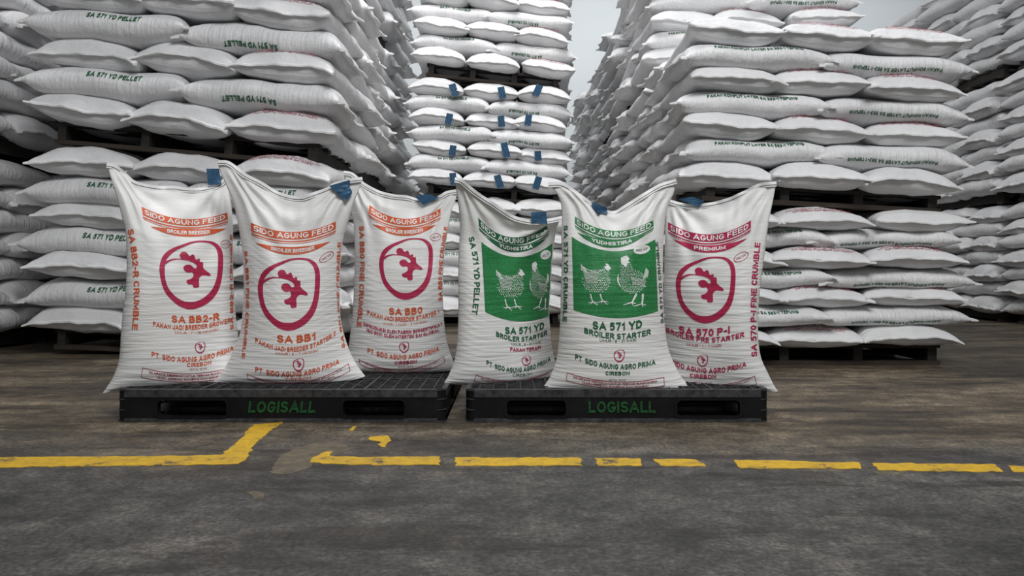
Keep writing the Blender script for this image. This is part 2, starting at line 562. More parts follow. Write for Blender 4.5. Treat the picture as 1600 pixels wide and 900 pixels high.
for pts in (
    [(-60, 715.5), (200, 713.5), (345, 711.5), (372, 690), (395, 664), (441, 660), (420, 676), (400, 693), (388, 710), (384, 719), (372, 725), (352, 726), (200, 728), (-60, 731)],
    [(487, 716), (510, 706), (520, 706), (516, 713), (560, 715), (600, 714), (688, 714), (688, 727), (600, 727), (540, 726), (484, 723)],
    [(711, 715), (905, 715.5), (911, 728), (711, 728)],
    [(928, 716.5), (1000, 716.5), (1003, 728), (935, 728)],
    [(1020, 718), (1080, 718), (1088, 719), (1104, 729), (1032, 728)],
    [(1147, 719), (1342, 723), (1346, 733), (1157, 732)],
    [(1363, 724), (1555, 726), (1568, 738), (1372, 735)],
    [(1575, 728), (1680, 731), (1690, 743), (1584, 738)],
    [(578, 683), (606, 681), (610, 687), (603, 699), (596, 699), (592, 690), (578, 688)],
    [(545, 673), (552, 673), (558, 666), (551, 667)],
):
    paint_piece('paint_stripe', pts, 'yellow')
for pts in (
    [(420, 738), (432, 722), (440, 710), (462, 700), (500, 690), (540, 692), (545, 704), (522, 712), (490, 722), (486, 730), (460, 739), (436, 742)],
    [(383, 769), (398, 767), (411, 770), (411, 780), (395, 780)],
    [(1360, 736), (1378, 738), (1412, 739), (1404, 742), (1372, 741)],
):
    paint_piece('bare_patch', pts, 'screed', 0.0008)

# ------------------------------------------------------------------ black plastic pallets
def round_rect(x0, x1, z0, z1, r, n=5):
    out = []
    for cx, cz, a0 in ((x1 - r, z1 - r, 0), (x0 + r, z1 - r, 90), (x0 + r, z0 + r, 180), (x1 - r, z0 + r, 270)):
        for i in range(n + 1):
            a = math.radians(a0 + 90 * i / n)
            out.append((cx + r * math.cos(a), cz + r * math.sin(a)))
    return out

def plastic_pallet(x0, x1, y0, dep, h, holes, word, wx, label):
    root = empty('plastic_pallet', ((x0 + x1) / 2, y0 + dep / 2, 0))
    tag(root, label, 'pallet', 'black plastic pallets')
    w = x1 - x0
    ox, oy = (x0 + x1) / 2, y0 + dep / 2
    L, R, Fr, Bk = -w / 2, w / 2, -dep / 2, dep / 2
    r = 0.035
    # deck: rim and grid
    rim = MB()
    rim.box(L + r, R - r, Fr, Fr + 0.02, h - 0.03, h)
    rim.box(L + r, R - r, Bk - 0.02, Bk, h - 0.03, h)
    rim.box(L, L + 0.02, Fr + r, Bk - r, h - 0.03, h)
    rim.box(R - 0.02, R, Fr + r, Bk - r, h - 0.03, h)
    rim.build('deck_rim', 'plastic_edge', root)
    g = MB()
    nx, ny = int(w / 0.052), int(dep / 0.052)
    for i in range(1, nx):
        x = L + w * i / nx
        t = 0.009 if i % 6 == 0 else 0.004
        g.box(x - t / 2, x + t / 2, Fr + 0.02, Bk - 0.02, h - 0.022, h - 0.001)
    for j in range(1, ny):
        y = Fr + dep * j / ny
        t = 0.009 if j % 6 == 0 else 0.004
        g.box(L + 0.02, R - 0.02, y - t / 2, y + t / 2, h - 0.022, h - 0.0015)
    g.build('deck_grid', 'plastic_edge', root)
    MB().box(L + 0.02, R - 0.02, Fr + 0.02, Bk - 0.02, h - 0.03, h - 0.024).build('deck_web', 'plastic', root)
    # front and back walls with fork openings, side walls
    def wall(y_a, y_b, nm):
        loops = [[(L + r, 0.004), (R - r, 0.004), (R - r, h - 0.03), (L + r, h - 0.03)]]
        for a, b_ in holes:
            loops.append(round_rect(a - ox, b_ - ox, 0.022, h - 0.042, 0.018))
        MB().prism(loops, y_a, y_b).build(nm, 'plastic', root)
    wall(Fr + 0.002, Fr + 0.028, 'front_wall')
    wall(Bk - 0.028, Bk - 0.002, 'back_wall')
    for sx in (L + 0.001, R - 0.027):
        m_ = MB()
        for a, b_ in ((-dep / 2 + r, -dep / 2 + 0.28), (-0.12, 0.12), (dep / 2 - 0.28, dep / 2 - r)):
            m_.box(sx, sx + 0.026, a, b_, 0.004, h - 0.03)
        m_.box(sx, sx + 0.026, Fr + r, Bk - r, 0.004, 0.022)
        m_.build('side_wall', 'plastic', root)
    # rounded corners with ribs
    for sx, sy in ((-1, -1), (1, -1), (1, 1), (-1, 1)):
        c = MB()
        cx, cy = (L + r) if sx < 0 else (R - r), (Fr + r) if sy < 0 else (Bk - r)
        def arc(rad, n=7):
            a0 = {(-1, -1): 180, (1, -1): 270, (1, 1): 0, (-1, 1): 90}[(sx, sy)]
            return [(cx + rad * math.cos(math.radians(a0 + 90 * i / n)), cy + rad * math.sin(math.radians(a0 + 90 * i / n))) for i in range(n + 1)]
        def slab(lp, z0, z1):
            n = len(c.v); k = len(lp)
            c.v.extend([(x, y, z0) for x, y in lp] + [(x, y, z1) for x, y in lp])
            c.f.append(tuple(range(n, n + k))[::-1]); c.f.append(tuple(range(n + k, n + 2 * k)))
            for i in range(k):
                j = (i + 1) % k
                c.f.append((n + i, n + j, n + k + j, n + k + i))
        slab(arc(r - 0.003) + [(cx, cy)], 0.004, h)
        co = c.build('corner_post', 'plastic', root)
        for z in (0.001, h * 0.36, h * 0.68, h - 0.006):
            c = MB()
            slab(arc(r) + [(cx, cy)], z, z + 0.0045)
            c.build('rib', 'plastic_edge', co)
    # feet blocks and bottom deck
    for a in ((L + 0.03, L + 0.14), ((holes[0][1] + holes[1][0]) / 2 - ox - 0.09, (holes[0][1] + holes[1][0]) / 2 - ox + 0.09), (R - 0.14, R - 0.03)):
        for y in (-0.04, Bk - 0.16):
            MB().box(a[0], a[1], y, y + 0.13, 0.01, h - 0.03).build('block', 'plastic', root)
    bt = MB()
    bt.box(L + r, R - r, Fr + 0.0, Fr + 0.14, 0.001, 0.016)
    bt.box(L + r, R - r, Bk - 0.14, Bk, 0.001, 0.016)
    bt.box(L + 0.001, L + 0.14, Fr + r, Bk - r, 0.001, 0.016)
    bt.box(R - 0.14, R - 0.001, Fr + r, Bk - r, 0.001, 0.016)
    for i in range(9):
        y = Fr + 0.17 + i * 0.09
        bt.box(L + 0.14, R - 0.14, y, y + 0.012, 0.004, 0.03)
    bt.build('bottom_deck', 'plastic_edge', root)
    # opening lips
    for a, b_ in holes:
        MB().prism([round_rect(a - ox - 0.010, b_ - ox + 0.010, 0.014, h - 0.036, 0.022), round_rect(a - ox, b_ - ox, 0.022, h - 0.042, 0.018)], Fr - 0.002, Fr + 0.004).build('opening_lip', 'plastic', root)
    # lettering
    v, f, asp = text_mesh(word, 0.03)
    pw, ph = 0.262, 0.045
    vv = np.c_[wx - ox - pw / 2 + v[:, 0] * pw + (v[:, 1] * ph * 0.12 if x0 < -0.5 else 0), Fr - 0.0015 - 0.0004 * v[:, 2], 0.038 + v[:, 1] * ph]
    o = mesh_obj('printed_lettering', pydata('lettering', vv, f), 'logo_green', root)
    return root

PH = 0.128
plastic_pallet(-1.55, -0.2575, 3.0, 1.1, PH, [(-1.385, -1.115), (-0.66, -0.42)], 'LOGISALL', -0.90, 'black plastic pallet carrying the three orange-printed sacks')
plastic_pallet(-0.1825, 1.0075, 3.0, 1.1, PH, [(-0.02, 0.21), (0.645, 0.89)], 'LOGISALL', 0.43, 'black plastic pallet carrying the two green-printed sacks and the crimson one')

# ------------------------------------------------------------------ upright printed sacks
def spline(pts, n=200):
    """smooth curve through pixel points, resampled evenly by length"""
    p = np.array(pts, dtype=float)
    p = np.vstack([2 * p[0] - p[1], p, 2 * p[-1] - p[-2]])
    out = []
    for i in range(1, len(p) - 2):
        t = np.linspace(0, 1, 24, endpoint=False)[:, None]
        a, b_, c, d = p[i - 1], p[i], p[i + 1], p[i + 2]
        out.append(0.5 * (2 * b_ + (c - a) * t + (2 * a - 5 * b_ + 4 * c - d) * t ** 2 + (3 * b_ - a - 3 * c + d) * t ** 3))
    q = np.vstack(out + [p[-2][None]])
    s = np.r_[0, np.cumsum(np.linalg.norm(np.diff(q, axis=0), axis=1))]
    s /= s[-1]
    return s, q

TY_Z = [0, .015, .04, .08, .2, .4, .58, .72, .84, .93, 1.0]
TY_V = [.70, .86, .95, 1.0, 1.0, .95, .84, .66, .40, .15, 0.0]

class UprightSack:
    def __init__(s, left, right, top, bottom, dl, dr, T, seed, lean=0.0):
        s.lean = lean
        # left, right run bottom to top; top, bottom run left to right
        s.cur = {k: spline(v) for k, v in (('l', left), ('r', right), ('t', top), ('b', bottom))}
        s.dl, s.dr, s.T, s.seed = dl, dr, T, seed
        cpx = (left[0][0] + right[0][0]) / 2
        dc = (dl + dr) / 2
        d = np.array([-(cpx - CX) * dc / F, -dc])
        s.n = np.array([*(d / np.linalg.norm(d)), 0.0])
    def c(s, k, t):
        ss, q = s.cur[k]
        return np.c_[np.interp(t, ss, q[:, 0]), np.interp(t, ss, q[:, 1])]
    def surf(s, a, z, side=1.0, off=0.0):
        a = np.asarray(a, float); z = np.asarray(z, float)
        A, Z = a[:, None], z[:, None]
        p00, p10 = s.c('b', [0.0]), s.c('b', [1.0])
        p01, p11 = s.c('t', [0.0]), s.c('t', [1.0])
        P = (1 - A) * s.c('l', z) + A * s.c('r', z) + (1 - Z) * s.c('b', a) + Z * s.c('t', a) \
            - ((1 - A) * (1 - Z) * p00 + A * (1 - Z) * p10 + (1 - A) * Z * p01 + A * Z * p11)
        D = s.dl + (s.dr - s.dl) * a
        X = (P[:, 0] - CX) * D / F
        Zw = CH + (HY - P[:, 1]) * D / F
        u = 2 * a - 1
        prof = np.clip(1 - np.abs(u) ** 2.5, 0, 1) ** 0.72
        t = s.T * np.interp(z, TY_Z, TY_V) * prof * (1.0 if side > 0 else 0.85)
        sd = s.seed
        env = np.clip(1 - np.abs(u) ** 6, 0, 1)
        wob = np.sin(5.1 * a + 3.3 * z + sd) + np.sin(9.7 * z - 4.1 * a + 2.3 * sd)
        # creases fanning out of the two top corners
        for cxa, k in ((0.0, 1.0), (1.0, -1.0)):
            dx = np.abs(a - cxa) * 0.62
            dz = 1 - z
            rr = np.sqrt(dx * dx + dz * dz)
            ph = np.arctan2(dx, dz + 0.04)
            t = t + 0.014 * np.sin(ph * 15 + wob * 0.9 + sd * k) * np.exp(-rr * 3.6) * np.clip(rr * 9, 0, 1) * env * np.clip((1 - z) * 12, 0, 1)
        # sharp pinched pleats under the hem
        pl = np.sin(a * 23 + 5 * z + sd * 2.1 + 1.3 * np.sin(7 * a + sd)) + 0.6 * np.sin(a * 41 - 9 * z + sd)
        t = t + 0.0045 * (1 - pl ** 2 * 0.7) * np.clip((z - 0.70) * 5, 0, 1) * env * np.clip((1 - z) * 14, 0, 1) * (0.3 + 0.9 * np.abs(u))
        # slack cloth below the hem
        t = t + 0.006 * np.sin(4.5 * a + 7 * z + sd * 1.7) * np.clip((z - 0.62) * 4, 0, 1) * env * np.clip((1 - z) * 10, 0, 1)
        # crosswise wrinkles in the filled part
        band = np.clip(z * 14, 0, 1) * np.clip((0.74 - z) * 5, 0, 1)
        t = t + 0.0003 * np.sin(z * 430 + 2.2 * wob + 6 * (a - 0.5) ** 2 * np.sin(sd)) * (0.16 + np.abs(u) ** 1.6) * band * env
        t = t + 0.0005 * np.sin(z * 197 + 3.1 * wob + sd) * (0.3 + np.abs(u)) * band * env
        t = (t + off) * side
        t = t + s.lean * np.clip((z - 0.70) / 0.30, 0, 1) ** 1.4
        return np.c_[X, D, Zw] + t[:, None] * s.n
    def pix(s, p):
        return np.c_[CX + p[:, 0] / p[:, 1] * F, HY - (p[:, 2] - CH) / p[:, 1] * F]
    def inv(s, q):
        """surface parameters of the points that project to pixels q"""
        q = np.asarray(q, float)
        (sl, l), (sr, r) = s.cur['l'], s.cur['r']
        z = np.clip((l[0, 1] - q[:, 1]) / (l[0, 1] - l[-1, 1]), 0.02, 0.98)
        a = np.clip((q[:, 0] - s.c('l', z)[:, 0]) / (s.c('r', z)[:, 0] - s.c('l', z)[:, 0]), 0.02, 0.98)
        h = 1e-4
        for it in range(14):
            p = s.pix(s.surf0(a, z)); e = q - p
            ja = (s.pix(s.surf0(a + h, z)) - p) / h
            jz = (s.pix(s.surf0(a, z + h)) - p) / h
            det = ja[:, 0] * jz[:, 1] - jz[:, 0] * ja[:, 1]
            det = np.where(np.abs(det) < 1, np.sign(det) + (det == 0), det)
            da = (e[:, 0] * jz[:, 1] - jz[:, 0] * e[:, 1]) / det
            dz = (ja[:, 0] * e[:, 1] - e[:, 0] * ja[:, 1]) / det
            a = np.clip(a + np.clip(da, -.08, .08), 0.012, 0.988)
            z = np.clip(z + np.clip(dz, -.08, .08), 0.004, 0.985)
        return a, z
    def surf0(s, a, z):
        return s.surf(a, z)
    def decal(s, q, off):
        q = np.asarray(q, float)
        if q.shape[1] == 3:
            off = (off + 0.0002 * q[:, 2])[:, None]
        a, z = s.inv(q[:, :2])
        h = 2e-3
        p = s.surf(a, z)
        ta = s.surf(np.clip(a + h, 0, 1), z) - s.surf(np.clip(a - h, 0, 1), z)
        tz = s.surf(a, np.clip(z + h, 0, 1)) - s.surf(a, np.clip(z - h, 0, 1))
        nn = np.cross(ta, tz)
        nn /= np.linalg.norm(nn, axis=1)[:, None] + 1e-12
        nn *= np.sign(nn @ s.n)[:, None]
        return p + nn * off
    def body_mesh(s, na=72, nz=250):
        a = np.linspace(0, 1, na)
        a = 0.5 - 0.5 * np.cos(a * math.pi) * (0.55) + (a - 0.5) * 0.45     # closer rows near the edges
        a[0], a[-1] = 0, 1
        z = np.linspace(0, 1, nz)
        Ag, Zg = np.meshgrid(a, z)
        fr = s.surf(Ag.ravel(), Zg.ravel(), 1.0)
        bk = s.surf(Ag.ravel(), Zg.ravel(), -1.0)
        N = na * nz
        f = []
        for j in range(nz - 1):
            for i in range(na - 1):
                k = j * na + i
                f.append((k, k + 1, k + na + 1, k + na))
                f.append((N + k + 1, N + k, N + k + na, N + k + na + 1))
        for i in range(na - 1):
            f.append((i + 1, i, N + i, N + i + 1))
        uv = np.c_[np.r_[Ag.ravel(), Ag.ravel() + 2], np.r_[Zg.ravel(), Zg.ravel()]]
        me = pydata('feed_sack', np.vstack([fr, bk]), f, True, uv)
        bm = bmesh.new(); bm.from_mesh(me)
        bmesh.ops.remove_doubles(bm, verts=bm.verts, dist=0.0004)
        bm.to_mesh(me); bm.free()
        me.polygons.foreach_set('use_smooth', [True] * len(me.polygons))
        return me
    def hem_mesh(s, n=70, h=0.021):
        t = np.linspace(0, 1, n)
        p = s.c('t', t)
        D = s.dl + (s.dr - s.dl) * t
        P = np.c_[(p[:, 0] - CX) * D / F, D, CH + (HY - p[:, 1]) * D / F]
        P = P + s.n * s.lean
        tn = np.gradient(P, axis=0)
        tn /= np.linalg.norm(tn, axis=1)[:, None]
        dn = np.cross(tn, np.tile(s.n, (n, 1)))
        dn /= np.linalg.norm(dn, axis=1)[:, None]
        dn *= -np.sign(dn[:, 2])[:, None]
        wv = 0.004 * np.sin(t * 19 + s.seed) + 0.003 * np.sin(t * 43 + s.seed * 2)
        up, lo = P - dn * 0.004 + s.n * wv[:, None], P + dn * (h - 0.004) + s.n * (wv * 0.5)[:, None]
        th = 0.005
        rows = [up + s.n * th, lo + s.n * (th + 0.004), lo - s.n * (th + 0.004), up - s.n * th]
        v = np.vstack(rows)
        f = []
        for r0, r1 in ((0, 1), (1, 2), (2, 3), (3, 0)):
            for i in range(n - 1):
                f.append((r0 * n + i, r0 * n + i + 1, r1 * n + i + 1, r1 * n + i))
        f += [(0, n, 2 * n, 3 * n), (n - 1, 4 * n - 1, 3 * n - 1, 2 * n - 1)]
        # stitch line
        c0 = P + dn * (h * 0.42) + s.n * (th + 0.0045 + wv * 0.6)[:, None]
        c1 = c0 + dn * 0.0017
        c2, c3 = c0 - s.n * 0.006, c1 - s.n * 0.006
        vs = np.vstack([c0, c1, c3, c2])
        fs = []
        for r0, r1 in ((0, 1), (1, 2), (2, 3), (3, 0)):
            for i in range(n - 1):
                if True:
                    fs.append((r0 * n + i, r0 * n + i + 1, r1 * n + i + 1, r1 * n + i))
        return pydata('hem', v, f, False), pydata('thread', vs, fs)

EMB_OUT = [(92,430),(100,350),(125,275),(170,220),(240,175),(340,135),(430,105),(520,93),(620,98),(680,118),(730,165),(755,230),(762,320),(757,430),(745,540),(720,640),(680,720),(620,790),(540,845),(450,875),(380,872),(300,840),(230,780),(170,710),(130,630),(105,530)]
EMB_IN = [(148,430),(160,330),(200,265),(270,205),(350,165),(440,125),(520,112),(600,118),(650,140),(690,190),(708,260),(708,340),(703,440),(690,530),(660,620),(615,690),(550,750),(480,785),(420,793),(350,785),(280,745),(225,690),(180,620),(155,530)]
EMB_HEAD = [(150,338),(200,308),(260,297),(318,300),(305,265),(315,235),(345,220),(380,230),(400,262),(415,270),(430,255),(455,255),(470,300),(485,312),(495,300),(518,303),(515,335),(550,340),(552,400),(575,430),(620,465),(630,490),(610,497),(560,488),(530,498),(508,530),(510,600),(505,625),(465,632),(445,620),(440,595),(400,592),(378,570),(380,545),(410,535),(440,515),(450,490),(445,462),(425,452),(400,458),(365,445),(345,415),(350,385),(380,368),(420,370),(445,395),(460,410),(480,405),(485,385),(470,360),(430,335),(380,320),(320,312),(260,312),(200,332),(148,372)]

def closed_smooth(pts, k=3):
    p = np.array(pts, float)
    out = []
    n = len(p)
    for i in range(n):
        a, b_, c, d = p[i - 1], p[i], p[(i + 1) % n], p[(i + 2) % n]
        for j in range(k):
            t = j / k
            out.append(0.5 * (2 * b_ + (c - a) * t + (2 * a - 5 * b_ + 4 * c - d) * t ** 2 + (3 * b_ - a - 3 * c + d) * t ** 3))
    return np.array(out)

def emblem(x0, x1, y0, y1, small=False):
    def m_(pts, k=3):
        p = closed_smooth(pts, 1 if small else k)
        return np.c_[x0 + (p[:, 0] - 92) / 670 * (x1 - x0), y0 + (p[:, 1] - 93) / 782 * (y1 - y0)]
    return join2d([poly2d([m_(EMB_OUT), m_(EMB_IN)]), poly2d([m_(EMB_HEAD, 2)])])

def hen(box):
    """white line-drawn hen; drawn in a 360 x 465 field"""
    rnd = random.Random(3)
    it = []
    def inside(x, y):
        a = ((x - 180) / 155) ** 2 + ((y - 195) / 128) ** 2 < 1 and y > 70 + (x - 60) * 0.02
        nk = ((x - 285) / 45) ** 2 + ((y - 110) / 80) ** 2 < 1
        return (a or nk) and not (40 < x < 205 and 85 < y < 205 - (x - 40) * 0.05)
    row = 0
    for y in range(40, 335, 19):
        row += 1
        for x in range(10 + (row % 2) * 11, 355, 23):
            if inside(x, y):
                it.append(blob2d(x + rnd.uniform(-4, 4), y + rnd.uniform(-4, 4), rnd.uniform(7, 11), rnd.uniform(3.2, 5.2), 0.6 + rnd.uniform(-.4, .4), 6))
    for k in range(8):
        t = np.linspace(0, 1, 7)
        it.append(stroke2d(np.c_[38 + 6 * k * 0.6 + t * (165 - k * 5), 88 + k * 15 + t * 22 + 20 * t * (1 - t)], 5.5))
    for k in range(5):
        t = np.linspace(0, 1, 5)
        it.append(stroke2d(np.c_[15 + k * 9 + t * (6 + 8 * k), 12 + k * 12 + t * (70 - k * 5)], 6))
    it.append(stroke2d([(40, 40), (80, 72), (140, 92), (205, 100), (255, 70)], 6))
    it.append(blob2d(305, 52, 30, 27, 0.2, 12))
    it.append(blob2d(300, 18, 22, 10, 0.4, 8))
    it.append(([(328, 50), (350, 66), (326, 72)], [(0, 1, 2)]))
    for x0, y0, x1, y1 in ((118, 335, 145, 425), (225, 335, 252, 415)):
        it.append(stroke2d([(x0, y0), ((x0 + x1) / 2 - 4, (y0 + y1) / 2), (x1, y1)], [15, 12, 10]))
        for dx, dy in ((-50, 8), (52, 36), (62, 6), (-20, 20)):
            it.append(stroke2d([(x1, y1 - 4), (x1 + dx * .5, y1 + dy * .4), (x1 + dx, y1 + dy)], [9, 8, 5]))
    v, f = join2d(it)
    x0, x1, y0, y1 = box
    return np.c_[x0 + v[:, 0] / 360 * (x1 - x0), y0 + v[:, 1] / 465 * (y1 - y0)], f

def rooster(box):
    """white line-drawn cockerel; drawn in a 345 x 560 field, facing back over its shoulder"""
    rnd = random.Random(5)
    it = []
    def inside(x, y):
        a = ((x - 165) / 150) ** 2 + ((y - 285) / 130) ** 2 < 1
        nk = ((x - 95) / 68) ** 2 + ((y - 160) / 95) ** 2 < 1
        return (a or nk) and not (140 < x < 310 and 235 < y < 305)
    row = 0
    for y in range(85, 420, 18):
        row += 1
        for x in range(8 + (row % 2) * 9, 330, 19):
            if inside(x, y):
                it.append(blob2d(x + rnd.uniform(-3, 3), y + rnd.uniform(-3, 3), rnd.uniform(5.5, 9), rnd.uniform(3, 4.8), 0.9 + rnd.uniform(-.5, .5), 6))
    for k in range(6):
        t = np.linspace(0, 1, 7)
        it.append(stroke2d(np.c_[140 + k * 4 + t * (165 - k * 6), 240 + k * 13 + t * 30 - 18 * t * (1 - t)], 5))
    it.append(stroke2d([(10, 205), (2, 240), (4, 280), (16, 315), (32, 342)], [4, 12, 15, 12, 4]))
    for k in range(5):
        t = np.linspace(0, 1, 5)
        it.append(stroke2d(np.c_[278 + k * 11 + t * (34 - 5 * k), 262 - k * 6 - t * (125 - k * 14)], 6))
    it.append(blob2d(75, 68, 40, 38, 0.1, 12))
    for x, y in ((50, 38), (72, 26), (96, 22), (112, 38)):
        it.append(blob2d(x, y, 15, 20, 0.3, 8))
    it.append(([(112, 62), (138, 76), (112, 90)], [(0, 1, 2)]))
    it.append(blob2d(85, 108, 18, 16, 0, 8))
    for pts in ([(205, 415), (180, 465), (155, 515)], [(275, 415), (272, 470), (265, 530)]):
        it.append(stroke2d(pts, [24, 19, 16]))
        x1, y1 = pts[-1]
        for dx, dy in ((-95, 22), (45, 8), (10, 28), (-45, 2)):
            it.append(stroke2d([(x1, y1 - 6), (x1 + dx * .5, y1 + dy * .4), (x1 + dx, y1 + dy)], [12, 10, 6]))
    v, f = join2d(it)
    x0, x1, y0, y1 = box
    return np.c_[x0 + v[:, 0] / 345 * (x1 - x0), y0 + v[:, 1] / 560 * (y1 - y0)], f

def upright_sack(spec):
    S = UprightSack(spec['left'], spec['right'], spec['top'], spec['bottom'], spec['dl'], spec['dr'], spec.get('T', 0.13), spec['seed'], spec.get('lean', 0.0))
    me = S.body_mesh()
    base = S.surf(np.array([0.5]), np.array([0.0]), 0.0)[0]
    off = Vector((float(base[0]), float(base[1]), PH))
    me.transform(Matrix.Translation(-off))
    root = mesh_obj('upright_feed_sack', me, 'front', None, off)
    tag(root, spec['label'], 'sack', 'printed sacks standing on the plastic pallets')
    hm, th = S.hem_mesh()
    for mm_ in (hm, th):
        mm_.transform(Matrix.Translation(-off))
    hem = mesh_obj('stitched_hem', hm, 'hem', root)
    mesh_obj('thread', th, 'thread', hem)
    def put(name, mat, items, o=0.0013, parent=None, label=None):
        v, f = join2d(items)
        p = S.decal(v, o) - np.array(off[:])
        ob = mesh_obj(name, pydata(name, p, f, True), mat, parent or root)
        if label: ob['label'] = label
        return ob
    ink = spec['ink']
    # banner with the maker's name
    tl, tm, tr, bl, bm_, br = [np.array(q, float) for q in spec['banner']]
    ban = put('brand_banner', spec['banner_ink'], [band2d((tl, tm, tr), (bl, bm_, br)),
        band2d((bl + (0, 2.2), bm_ + (0, 2.2), br + (0, 2.2)), (bl + (0, 4.2), bm_ + (0, 4.2), br + (0, 4.2))),
        band2d((bl + (1, 6.0), bm_ + (0, 6.0), br + (-1, 6.0)), (bl + (1, 6.9), bm_ + (0, 6.9), br + (-1, 6.9)))])
    cl, cm, cr = (tl + bl) / 2, (tm + bm_) / 2, (tr + br) / 2
    bc, _ = quad3(cl, cm, cr)
    hb = bm_[1] - tm[1]
    put('banner_lettering', 'white_ink', [curved_text('SIDO AGUNG FEED', bc([0.03])[0], cm, bc([0.97])[0], hb * 0.72, 0.006, True)], 0.0024, ban, 'white lettering')
    lt, rt, mt, mb = [np.array(q, float) for q in spec['swoosh']]
    sq, _ = quad3(lt, mt - (0, .5), rt)
    tt = np.linspace(0, 1, 44)
    A = sq(tt)
    hh_ = (mb[1] - mt[1] + 1.5) * (1 - np.abs(2 * tt - 1) ** 2.3)
    sw = put('name_swoosh', spec['banner_ink'], [(np.vstack([A, A + np.c_[0 * tt, hh_ / 2], A + np.c_[0 * tt, hh_]]), [(r_ * 44 + i, r_ * 44 + i + 1, r_ * 44 + 45 + i, r_ * 44 + 44 + i) for r_ in (0, 1) for i in range(43)])])
    wd = spec['swoosh_w']
    cc = (mt + mb) / 2
    cl_, _ = quad3(lt, cc, rt)
    f0 = 0.5 - wd / 2
    put('swoosh_lettering', 'white_ink', [curved_text(spec['swoosh_text'], cl_([f0])[0] + (0, 0.4), cc + (0, .3), cl_([1 - f0])[0] + (0, 0.4), 5.8, 0.03, True)], 0.0024, sw, 'white lettering')
    # picture: emblem or the two birds
    if 'emblem' in spec:
        put('rooster_emblem', 'crimson', [emblem(*spec['emblem'])], label='crimson egg-shaped ring with rooster head')
        ox, oy, rx, ry, ang = spec['oval']
        t = np.linspace(0, 2 * math.pi, 33)
        def ell(k):
            c, s_ = math.cos(ang), math.sin(ang)
            return np.c_[ox + c * rx * k * np.cos(t) - s_ * ry * k * np.sin(t), oy + s_ * rx * k * np.cos(t) + c * ry * k * np.sin(t)]
        A, B = ell(1.0), ell(0.9)
        dv = np.array([math.cos(ang), math.sin(ang)]) * rx * 0.68
        put('oval_mark', 'crimson', [(np.vstack([A, B]), [(i, i + 1, 34 + i, 33 + i) for i in range(32)]),
            curved_text('FREE AGP', (ox, oy) - dv, (ox, oy), (ox, oy) + dv, 3.2, -0.04)])
    else:
        tl, tm, tr, bl, bm_, br = spec['panel']
        pan = put('picture_panel', 'green', [band2d((tl, tm, tr), (bl, bm_, br), 44)], 0.0012, label='green printed panel with two chickens')
        put('hen_drawing', 'white_ink', [hen(spec['hen'])], 0.0022, pan)
        put('rooster_drawing', 'white_ink', [rooster(spec['rooster'])], 0.0022, pan)
        ox, oy, rx, ry, ang = spec['oval']
        ov = put('oval_mark', 'white_ink', [poly2d([blob2d(ox, oy, rx, ry, ang, 24)[0]], 3.0)], 0.0022, pan)
        dv = np.array([math.cos(ang), math.sin(ang)]) * rx * 0.7
        put('oval_lettering', 'darkgreen', [curved_text('FREE AGP', (ox, oy) - dv, (ox, oy), (ox, oy) + dv, 3.4, -0.04)], 0.0032, pan)
    # lines of lettering
    for txt, p0, p1, p2, cap, bold, mat in spec['lines']:
        put('printed_lettering', mat, [curved_text(txt, p0, p1, p2, cap, bold if cap > 5 else -0.025, True)])
    x, y, r_ = spec['small']
    put('small_emblem', 'crimson', [emblem(x - r_, x + r_, y - r_ * 1.12, y + r_ * 1.12, True)])
    # warning box
    bx = spec['box']
    items = []
    if 'tl' in bx:
        (tl, tm, tr), (bl, bm_, br) = bx['tl'], bx['bl']
        tl, tm, tr, bl, bm_, br = [np.array(q, float) for q in (tl, tm, tr, bl, bm_, br)]
        items.append(band2d((tl, tm, tr), (tl + (0, .9), tm + (0, .9), tr + (0, .9))))
        items.append(band2d((bl, bm_, br), (bl + (0, .9), bm_ + (0, .9), br + (0, .9))))
        items.append(stroke2d([tl, (tl + bl) / 2, bl], 0.9)); items.append(stroke2d([tr, (tr + br) / 2, br], 0.9))
        def lerp(k, g):
            A = [tl + (bl - tl) * k, tm + (bm_ - tm) * k, tr + (br - tr) * k]
            c, _ = quad3(*A)
            return c([g])[0], c([0.5])[0], c([1 - g])[0]
        hh = np.linalg.norm(bm_ - tm)
        items.append(curved_text('DILARANG DIBERIKAN UNTUK TERNAK RUMINANSIA', *lerp(0.32, 0.07), hh * 0.27, 0.02, True))
        items.append(curved_text('(SAPI, KERBAU, KAMBING DAN DOMBA)', *lerp(0.72, 0.16), hh * 0.25, 0.02, True))
        put('warning_box', 'red', items)
    # lettering down the sides
    for txt, p0, p1, p2, cap in spec['sides']:
        put('side_lettering', spec['side_ink'], [curved_text(txt, p0, p1, p2, cap, 0.035)])
    # blue tape folded over the hem
    q = [np.array(p, float) for p in spec['tape']]       # four corners: tl tr br bl
    n = 9
    g0, g1 = [], []
    ss, tq = S.cur['t']
    for j in range(n):
        for i in range(n):
            a, b_ = i / (n - 1), j / (n - 1)
            p = (q[0] * (1 - a) + q[1] * a) * (1 - b_) + (q[3] * (1 - a) + q[2] * a) * b_
            k = np.argmin(np.abs(tq[:, 0] - p[0]))
            tt = ss[k]
            D = S.dl + (S.dr - S.dl) * tt
            if p[1] < tq[k, 1] + 10:
                P_ = np.array([(p[0] - CX) * D / F, D, CH + (HY - p[1]) * D / F]) + S.n * (S.lean + 0.019 + 0.003 * math.sin(3 * a + 4 * b_))
            else:
                P_ = S.decal(p[None], 0.016)[0]
            g0.append(P_ - np.array(off[:])); g1.append(P_ - np.array(off[:]) - S.n * 0.003)
    f = []
    for j in range(n - 1):
        for i in range(n - 1):
            k = j * n + i
            f.append((k, k + 1, k + n + 1, k + n)); f.append((n * n + k, n * n + k + n, n * n + k + n + 1, n * n + k + 1))
